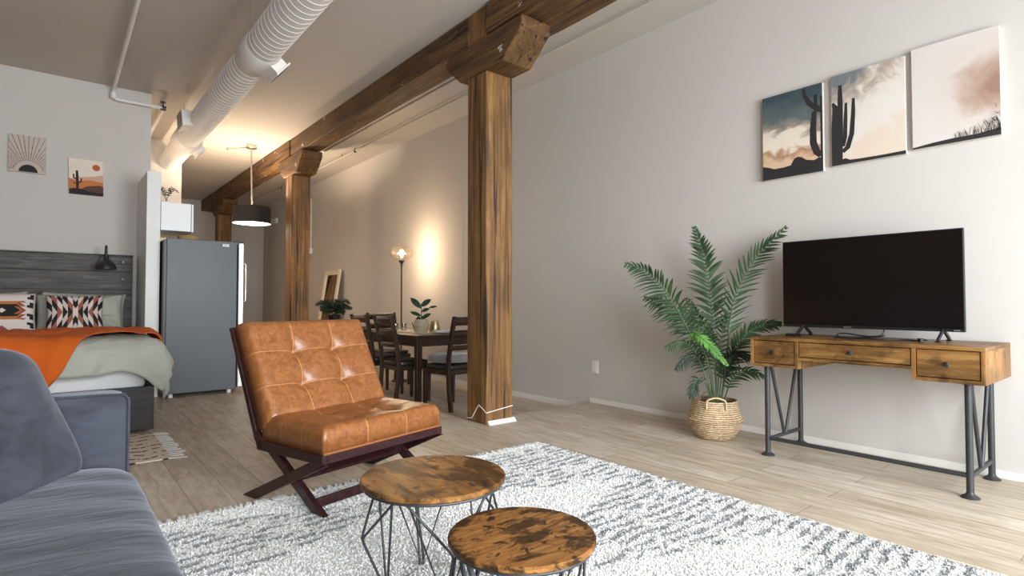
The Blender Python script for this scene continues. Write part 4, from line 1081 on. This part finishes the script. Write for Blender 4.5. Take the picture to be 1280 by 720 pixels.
# wall sconce on the headboard
sn = thing('wall_sconce', 'black dome reading lamp over the headboard', 'lamp', (.435, 7.68, 1.5))
MB().lathe([(0, -.02), (.045, -.018), (.05, 0)], (.435, 7.672, 1.47), 24, axis='y').build('wall_plate', M['black'], sn, world=True, smooth=40)
MB().tube(smooth_path([(.435, 7.66, 1.47), (.435, 7.60, 1.53), (.435, 7.55, 1.60), (.435, 7.51, 1.61), (.435, 7.50, 1.56), (.435, 7.50, 1.50)], 6), .011, 10).build('arm', M['black'], sn, world=True, smooth=70)
MB().lathe([(.0, 1.515), (.022, 1.512), (.026, 1.47), (.04, 1.455), (.075, 1.425), (.092, 1.39), (.094, 1.36), (.090, 1.36), (.072, 1.415), (.03, 1.45)], (.435, 7.50, 0), 28).build('lamp_shade', M['black'], sn, world=True, smooth=50)

# ------------------------------------------------------------------ fridge and wall cabinet
fx0, fx1, fy0, fy1 = .905, 1.585, 6.80, 7.52
fr = thing('refrigerator', 'tall grey sided refrigerator with steel door beside the white partition', 'refrigerator', (1.24, 7.16, 0))
MB().box(fx0, fx1, fy0, fy1, .04, 1.675).build('body', M['fridge_side'], fr, world=True, bevel=.006)
for z0, z1 in ((.05, .62), (.63, 1.672)):
    dr = MB().box(fx1+.012, fx1+.075, fy0+.002, fy1-.002, z0, z1).build('door', M['fridge_door'], fr, world=True, bevel=.012)
    hz = (1.0, 1.45) if z0 > .3 else (.35, .58)
    MB().tube([(fx1+.075, fy0+.06, hz[0]), (fx1+.105, fy0+.06, hz[0]+.02), (fx1+.105, fy0+.06, hz[1]-.02), (fx1+.075, fy0+.06, hz[1])], .010, 10).build('handle', M['steel'], dr, world=True, smooth=50)
MB().box(fx1-.03, fx1+.07, fy0+.01, fy0+.07, 1.675, 1.692).build('hinge_cover', M['black'], fr, world=True, bevel=.003)
MB().box(fx0-.02, fx0, fy0+.01, fy1-.01, .06, 1.66).build('rear_panel', M['black'], fr, world=True)
for x in (fx0+.06, fx1-.06): MB().lathe([(.022, 0), (.022, .04)], (x, fy0+.05, 0), 12, cap=True).build('foot', M['plastic'], fr, world=True)
st = MB().box(1.435, 1.50, fy0-.0012, fy0-.0001, 1.617, 1.645).build('sticker', M['sticker'], fr, world=True)
st['label'] = 'small white energy sticker'
ik = MB()
for k, (a, b) in enumerate(((1.446, 1.470), (1.474, 1.490))): ik.box(a, b, fy0-.0018, fy0-.0012, 1.633, 1.638)
ik.box(1.446, 1.486, fy0-.0018, fy0-.0012, 1.624, 1.627); ik.build('sticker_print', M['greyink'], st, world=True)
cb = thing('wall_cabinet', 'white wall cabinet mounted above the refrigerator', 'cabinet', (1.0, 7.35, 1.77))
MB().box(.870, 1.150, 6.96, 7.80, 1.772, 2.075).build('carcass', M['cabinet'], cb, world=True, bevel=.002)
MB().box(1.155, 1.174, 6.955, 7.376, 1.768, 2.07).build('door', M['cabinet'], cb, world=True, bevel=.002)
MB().box(1.155, 1.174, 7.384, 7.80, 1.768, 2.07).build('door', M['cabinet'], cb, world=True, bevel=.002)
tag(MB().lathe([(0, 1.676), (.09, 1.676), (.11, 1.75), (.105, 1.75), (.085, 1.684), (0, 1.684)], (1.17, 7.25, 0), 24).build('wicker_bowl', M['tan'], smooth=40), 'tan wicker bowl on top of the refrigerator under the cabinet', 'bowl')
tp = thing('trailing_plant', 'small dark leafy plant on top of the wall cabinet', 'plant', (.98, 7.45, 2.0755))
MB().lathe([(0, 2.076), (.045, 2.076), (.055, 2.15), (.05, 2.15), (.048, 2.14), (0, 2.14)], (.98, 7.45, 0), 20).build('pot', M['white'], tp, world=True, smooth=40)
rr = random.Random(8)
for k in range(6):
    a = k*1.05; c, s = math.cos(a), math.sin(a)
    frond(tp, [(.98, 7.45, 2.14), (.98+c*.03, 7.45+s*.03, 2.24), (.98+c*.08, 7.45+s*.08, 2.30+.03*rr.random()), (.98+c*.12, 7.45+s*.12, 2.27)], 9, .05, .004, .3, .3, [M['leafdark'], M['stem']], .002, k, clampx=9)

# ------------------------------------------------------------------ pendant
PXX, PYP = 2.39, 9.38
pe = thing('pendant_light', 'black drum pendant lamp glowing over the kitchen', 'lamp', (PXX, PYP, ZC))
MB().lathe([(0, ZC-.06), (.075, ZC-.06), (.085, ZC-.05), (.085, ZC-.001)], (PXX-.02, PYP, 0), 32).build('canopy', M['nickel'], pe, world=True, smooth=40)
MB().tube([(PXX-.02, PYP, ZC-.06), (PXX, PYP, 2.46)], .012, 10).build('rod', M['nickel'], pe, world=True, smooth=60)
MB().tube([(PXX-.09, PYP, ZC-.05), (PXX-.36, PYP-.05, ZC-.13)], .008, 8).lathe([(.02, -.02), (.02, .02)], (PXX-.37, PYP-.052, ZC-.135), 10, cap=True).build('side_arm', M['nickel'], pe, world=True, smooth=60)
SR = .275
MB().lathe([(SR, 2.235), (SR, 2.495)], (PXX, PYP, 0), 64).build('drum_shade', M['shadeblk'], pe, world=True, smooth=60)
MB().lathe([(SR-.004, 2.24), (SR-.004, 2.49)], (PXX, PYP, 0), 64).build('shade_lining', M['shadein'], pe, world=True, smooth=60)
MB().lathe([(0, 2.243), (SR-.006, 2.243)], (PXX, PYP, 0), 48).build('diffuser', M['diffuser'], pe, world=True)
sp_ = MB()
for k in range(3):
    a = k*2.094; sp_.tube([(PXX, PYP, 2.46), (PXX+SR*math.cos(a), PYP+SR*math.sin(a), 2.48)], .003, 6)
sp_.build('spider', M['nickel'], pe, world=True)

# ------------------------------------------------------------------ floor lamp
LX0, LY0 = 3.76, 7.035
fl = thing('floor_lamp', 'black pole floor lamp with glowing glass globe by the dining wall', 'lamp', (LX0, LY0, ZL))
MB().lathe([(0, ZL), (.13, ZL), (.13, ZL+.012), (.03, ZL+.03), (.012, ZL+.05)], (LX0, LY0, 0), 32).build('base', M['black'], fl, world=True, smooth=40)
MB().tube([(LX0, LY0, ZL+.04), (LX0, LY0, 1.55)], .011, 10).build('pole', M['black'], fl, world=True, smooth=60)
MB().lathe([(.011, 1.50), (.016, 1.54), (.04, 1.575), (.042, 1.585), (0, 1.585)], (LX0, LY0, 0), 24).build('collar', M['black'], fl, world=True, smooth=50)
gp = [(.166*math.cos(R(a)), 1.692+.108*math.sin(R(a))) for a in range(-78, 91, 7)]
MB().lathe(gp, (LX0, LY0, 0), 40).build('glass_shade', M['amberglass'], fl, world=True, smooth=80)
MB().lathe([(0, 1.62), (.014, 1.63), (.016, 1.66), (.03, 1.70), (.024, 1.725), (0, 1.735)], (LX0, LY0, 0), 20).build('bulb', M['bulb'], fl, world=True, smooth=80)

# ------------------------------------------------------------------ dining set
TX0, TX1, TY0_, TY1_, TZ = 2.955, 3.86, 5.20, 6.72, .648
ta = thing('dining_table', 'dark walnut dining table behind the front post', 'table', ((TX0+TX1)/2, (TY0_+TY1_)/2, ZL))
MB().box(TX0, TX1, TY0_, TY1_, TZ-.028, TZ).build('tabletop', M['dining'], ta, world=True, bevel=.004)
ap = MB().box(TX0+.03, TX1-.03, TY0_+.03, TY0_+.05, TZ-.12, TZ-.029).box(TX0+.03, TX1-.03, TY1_-.05, TY1_-.03, TZ-.12, TZ-.029).box(TX0+.03, TX0+.05, TY0_+.05, TY1_-.05, TZ-.12, TZ-.029).box(TX1-.05, TX1-.03, TY0_+.05, TY1_-.05, TZ-.12, TZ-.029)
ap.build('apron', M['dining'], ta, world=True)
for x in (TX0+.055, TX1-.055):
    for y in (TY0_+.055, TY1_-.055):
        MB().prism([(-.034, 0), (.034, 0), (.034, 1), (-.034, 1)], lambda a, b, q: (x+a*(.78+.22*b), y+(q-.5)*.068*(.78+.22*b), ZL+b*(TZ-.03-ZL)), 0, 1).build('leg', M['dining'], ta, world=True, bevel=.003)
def dining_chair(label, x, y, rz, proto=[None]):
    if proto[0] is not None:
        c = copy_tree(proto[0])
    else:
        c = thing('dining_chair', label, 'chair', group='dark ladder back chairs around the dining table')
        w = .43
        # faces local +y ; rear posts at y=0
        for sx in (-1, 1):
            pth = [(-.03, 0.0), (0.0, .22), (.012, .42), (0.0, .56), (-.035, .76), (-.085, .955)]
            m = MB(); vs = []; fs_ = []
            for (yy, z) in pth:
                hw, hd = .0165, .021
                vs += [(sx*(w/2-.018)-hw, yy-hd, z), (sx*(w/2-.018)+hw, yy-hd, z), (sx*(w/2-.018)+hw, yy+hd, z), (sx*(w/2-.018)-hw, yy+hd, z)]
            for i in range(len(pth)-1):
                for k in range(4): fs_.append((i*4+k, i*4+(k+1) % 4, i*4+4+(k+1) % 4, i*4+4+k))
            fs_ += [(3, 2, 1, 0), tuple(len(vs)-4+k for k in range(4))]
            m.add(vs, fs_); m.build('back_post', M['dining'], c, smooth=50, bevel=.003)
            MB().prism([(-.019, 0), (.019, 0), (.019, 1), (-.019, 1)], lambda a, b, q: (sx*(w/2-.022)+a*(.75+.25*b), .385+(q-.5)*.038*(.75+.25*b), b*.41), 0, 1).build('leg', M['dining'], c, bevel=.002)
        MB().box(-w/2+.03, w/2-.03, .375, .395, .36, .41).box(-w/2+.03, w/2-.03, .0, .02, .36, .41).box(-w/2+.012, -w/2+.03, .02, .375, .36, .41).box(w/2-.03, w/2-.012, .02, .375, .36, .41).build('seat_frame', M['dining'], c, bevel=.002)
        s_ = softbox((w-.005, .41, .055), 5, 14).build('seat', M['blackleather'], c, smooth=180); weld(s_); s_.location = (0, .20, .435)
        for zc, h_, yo in ((.905, .085, -.072), (.775, .075, -.038), (.635, .05, -.010)):
            m = MB()
            def g(a, b, sd):
                xx_ = (a-.5)*(w-.05); bow = -.022*(1-(2*a-1)**2)
                return Vector((xx_, yo+bow+sd*.009, zc+(b-.5)*h_))
            m.grid(12, 1, lambda a, b: g(a, b, 1)); m.grid(12, 1, lambda a, b: g(a, b, -1)); m.grid(12, 1, lambda a, b: Vector((g(a, 1, 1).x, g(a, 1, 1).y-.018*b, g(a, 1, 1).z))); m.grid(12, 1, lambda a, b: Vector((g(a, 0, 1).x, g(a, 0, 1).y-.018*b, g(a, 0, 1).z)))
            o_ = m.build('slat', M['dining'], c, smooth=50); weld(o_)
        proto[0] = c
    c['label'] = label; c.location = (x, y, ZL); c.rotation_euler = (0, 0, rz); return c
dining_chair('dark ladder back chair by the table corner leg, fully seen beside the lounge chair', 2.86, 5.62, R(-90))
dining_chair('dark ladder back chair half hidden behind the lounge chair back', 2.86, 6.24, R(-90))
dining_chair('dark ladder back chair at the far head of the table, by the lamp pole', 3.52, 7.10, R(178))
ch4 = dining_chair('dark ladder back chair at the near table end with a grey seat pad', 3.27, 4.78, R(8))
sp_ = softbox((.42, .40, .10), 3.2, 24, .012, 9, 2).build('seat_pad', M['greyfur'], smooth=180); weld(sp_)
sp_.location = (3.245, 4.985, ZL+.516); sp_.rotation_euler = (0, 0, R(8)); tag(sp_, 'fluffy grey seat pad on the chair beside the front post', 'cushion')
tag(MB().box(3.22, 3.60, 5.55, 6.60, TZ+.0005, TZ+.004).build('table_runner', M['linenrunner']), 'cream table runner along the middle of the dining table', 'runner')
nk = softbox((.30, .17, .035), 4, 16, .008, 14, 3).build('folded_napkin', M['sheet'], smooth=180); weld(nk); nk.location = (3.47, 5.44, TZ+.0215); tag(nk, 'folded white cloth at the near end of the dining table', 'napkin')
PTX, PTY = 3.36, 5.80
rp = thing('rubber_plant', 'rubber plant in a beige pot on the dining table', 'plant', (PTX, PTY, TZ+.004))
zb = TZ+.0042
MB().lathe([(0, zb), (.072, zb), (.082, zb+.02), (.083, zb+.065), (.087, zb+.07), (.087, zb+.078), (.083, zb+.083), (.080, zb+.12), (.070, zb+.15), (.064, zb+.15), (.064, zb+.13), (0, zb+.13)], (PTX, PTY, 0), 36).build('pot', M['ceramic'], rp, world=True, smooth=40)
MB().tube([(PTX, PTY, zb+.12), (PTX+.004, PTY, zb+.25), (PTX, PTY, zb+.34)], .005, 8).build('stem', M['stem'], rp, world=True, smooth=60)
def big_leaf(base, tip, w, nrm):
    base = Vector(base); tip = Vector(tip); D = tip-base; S = D.cross(Vector(nrm)).normalized(); N_ = S.cross(D).normalized(); m = MB()
    def g(a, b):
        t_ = b; ww = w*math.sin(math.pi*min(1, t_*.95+.03))**.8; e = 2*a-1
        return base + D*t_ + S*(ww*e) + N_*(.012*math.sin(math.pi*t_)-.25*ww*(1-abs(e)))
    m.grid(6, 12, g); o_ = m.build('leaf', M['rubberleaf'], rp, world=True, smooth=80, recalc=False); return o_
rgt = Vector((.774, -.633, 0)); vw = Vector((-.6, -.75, .25))
for (u0, z0), (u1, z1), w_ in [((0, .28), (-.125, .40), .034), ((.0, .30), (.115, .385), .032), ((.005, .24), (.10, .275), .022), ((.09, .285), (.19, .30), .014), ((0, .19), (-.13, .235), .022), ((.01, .16), (.115, .215), .024), ((-.01, .15), (.05, .165), .03), ((.0, .15), (-.06, .155), .03)]:
    big_leaf(Vector((PTX, PTY, zb))+rgt*u0+Vector((0, 0, z0)), Vector((PTX, PTY, zb))+rgt*u1+Vector((0, 0, z1)), w_, vw)
tag(MB().lathe([(0, 0), (.052, 0), (.06, .02), (.056, .07), (.040, .125), (.037, .135), (.033, .135), (.036, .12), (.05, .07), (.05, .02), (0, .01)], (3.50, 5.72, TZ+.0042), 36).build('gold_vase', M['goldvase'], smooth=50), 'hammered gold vase right of the rubber plant', 'vase')
for i, (u, lab) in enumerate(((0, 'clear glass votive on the runner, next to the plant pot'), (-.11, 'clear glass votive farther from the plant pot'))):
    x, y = 3.36+.774*0+u*.55, 6.22-u*.9
    v_ = thing('glass_votive', lab, 'candle holder', (x, y, TZ+.004), 0, 'glass votives on the table')
    MB().lathe([(0, 0), (.036, 0), (.038, .09), (.034, .09), (.033, .008), (0, .008)], (0, 0, .0003), 24).build('glass', M['clearglass'], v_, smooth=40)
    MB().lathe([(0, .009), (.029, .009), (.029, .035), (0, .035)], (0, 0, 0), 20).build('candle', M['sheet'], v_, smooth=40)
sg = MB()
for k in range(4):
    a = k*1.7; sg.tube([(3.44, 6.10, TZ+.0065), (3.44+.015*math.cos(a), 6.10+.015*math.sin(a), TZ+.05), (3.44+.04*math.cos(a), 6.10+.04*math.sin(a), TZ+.085+.01*k)], .004, 6)
tag(sg.build('dried_sprig', M['leafdark']), 'small dark sprig standing on the runner by the votives', 'ornament')

# ------------------------------------------------------------------ leaning mirror and small palm on a stand
mi = thing('leaning_mirror', 'cream framed mirror leaning on the wall past the dining table', 'mirror', (4.0, 10.4, ZL))
def mp(yv, s_, d_): # s up the mirror, d out of the mirror
    L_ = 1.72; bx, tx = 3.88, 4.135
    D = Vector((tx-bx, 0, math.sqrt(L_*L_-(tx-bx)**2))).normalized(); N_ = Vector((-D.z, 0, D.x))
    return Vector((bx, yv, ZL+.004)) + D*s_ + N_*d_
def mbar(y0, y1, s0, s1, d0, d1):
    m = MB(); vs = [mp(a, b, c_) for a in (y0, y1) for b in (s0, s1) for c_ in (d0, d1)]
    m.add(vs, [(0, 1, 3, 2), (4, 6, 7, 5), (0, 4, 5, 1), (2, 3, 7, 6), (0, 2, 6, 4), (1, 5, 7, 3)]); return m
fm = MB()
for q in ((10.04, 10.13, 0, 1.72), (10.71, 10.80, 0, 1.72), (10.13, 10.71, 0, .09), (10.13, 10.71, 1.63, 1.72)):
    k = mbar(*q, 0, .035); fm.add(k.v, k.f)
fm.build('frame', M['mframe'], mi, world=True, bevel=.004)
mbar(10.12, 10.72, .08, 1.64, .008, .014).build('glass', M['mirror'], mi, world=True)
QX, QY = 3.48, 8.75
ps = thing('plant_stand', 'black metal plant stand hidden behind the lounge chair back', 'stand', (QX, QY, ZL))
MB().lathe([(0, .70), (.24, .70), (.24, .725), (0, .725)], (QX, QY, 0), 32).build('stand_top', M['black'], ps, world=True, smooth=40)
for k in range(3):
    a = k*2.094+.5; MB().tube([(QX+.17*math.cos(a), QY+.17*math.sin(a), ZL), (QX+.17*math.cos(a), QY+.17*math.sin(a), .70)], .010, 8).build('leg', M['black'], ps, world=True)
sp_ = thing('small_palm', 'small dark bushy palm in front of the leaning mirror', 'plant', (QX, QY, .7255))
MB().lathe([(0, .7257), (.08, .7257), (.10, .80), (.094, .80), (.09, .78), (0, .78)], (QX, QY, 0), 28).build('pot', M['black'], sp_, world=True, smooth=40)
rr = random.Random(21)
for k in range(26):
    a = k*2.4; c, s = math.cos(a), math.sin(a); q = rr.uniform(.13, .25); hgt = rr.uniform(.06, .26)
    frond(sp_, [(QX+c*.02, QY+s*.02, .78), (QX+c*q*.4, QY+s*q*.4, .80+hgt*.8), (QX+c*q*.8, QY+s*q*.8, .80+hgt), (QX+c*q*1.15, QY+s*q*1.15, .80+hgt*.75)], 15, .11, .007, .25, .3, [M['leafdark'], M['leafdark']], .003, k, clampx=9)

# ------------------------------------------------------------------ lights
def area(name, loc, rot, sx, sy, w, color, spread=180):
    l = bpy.data.lights.new(name, 'AREA'); l.shape = 'RECTANGLE'; l.size = sx; l.size_y = sy; l.energy = w; l.color = color; l.spread = R(spread)
    o = bpy.data.objects.new(name, l); COL.objects.link(o); o.location = loc; o.rotation_euler = rot; o['kind'] = 'helper'; return o
def point(name, loc, w, color, rad=.05):
    l = bpy.data.lights.new(name, 'POINT'); l.energy = w; l.color = color; l.shadow_soft_size = rad
    o = bpy.data.objects.new(name, l); COL.objects.link(o); o.location = loc; return o
kl = thing('added_globe_light', 'added unseen globe light warming the kitchen from behind the white partition', 'lamp', (.70, 8.7, 2.2))  # added globe, out of view, fills the kitchen side with warm light
MB().lathe([(.07, .70), (.07, .72), (.03, .735), (.03, .78)], (0, 8.7, 2.2), 20, axis='x').build('wall_plate', M['nickel'], kl, world=True, smooth=40)
MB().lathe([(.15*math.cos(R(a)), 2.2+.15*math.sin(R(a))) for a in range(-90, 91, 10)], (.92, 8.7, 0), 28).build('globe', M['globe'], kl, world=True, smooth=80)
kl = thing('added_globe_light', 'added globe light hidden behind the tall refrigerator to brighten the far wall', 'lamp', (1.515, 12.2, 1.55))  # second added globe, hidden from the camera, lifts the far end wall
MB().lathe([(.07, 1.515), (.07, 1.535), (.03, 1.55), (.03, 1.59)], (0, 12.2, 1.55), 20, axis='x').build('wall_plate', M['nickel'], kl, world=True, smooth=40)
MB().lathe([(.13*math.cos(R(a)), 1.55+.13*math.sin(R(a))) for a in range(-90, 91, 10)], (1.715, 12.2, 0), 28).build('globe', M['globe'], kl, world=True, smooth=80)
POW = [225, 300]
for (a, b), pw in zip(WINS, POW):
    area('window_daylight', ((a+b)/2, YB-.62, (WZ0+WZ1)/2+.1), (R(76), 0, 0), b-a, WZ1-WZ0, pw, (.93, .96, 1.0))
point('pendant_bulb', (PXX, PYP, 2.38), 85, (1, .80, .58), .06)
point('floor_lamp_bulb', (LX0, LY0, 1.69), 60, (1, .82, .62), .04)
wd = bpy.data.worlds.new('sky'); sc.world = wd; wd.use_nodes = True
bg = wd.node_tree.nodes['Background']; bg.inputs[0].default_value = (.75, .85, 1, 1); bg.inputs[1].default_value = .6

# ------------------------------------------------------------------ camera
cam = bpy.data.cameras.new('camera'); cam.sensor_width = 36; cam.lens = 36*700/1280; cam.clip_start = .02
co = bpy.data.objects.new('camera', cam); COL.objects.link(co)
co.location = (0, 0, 1.0); co.rotation_euler = (R(90+1.473), 0, -R(39.293)); sc.camera = co
sc.view_settings.view_transform = 'Standard'; sc.view_settings.look = 'None'; sc.view_settings.gamma = 1; sc.view_settings.use_curve_mapping = False
sc.view_settings.exposure = 0.74
sc.cycles.max_bounces = 10; sc.cycles.diffuse_bounces = 6
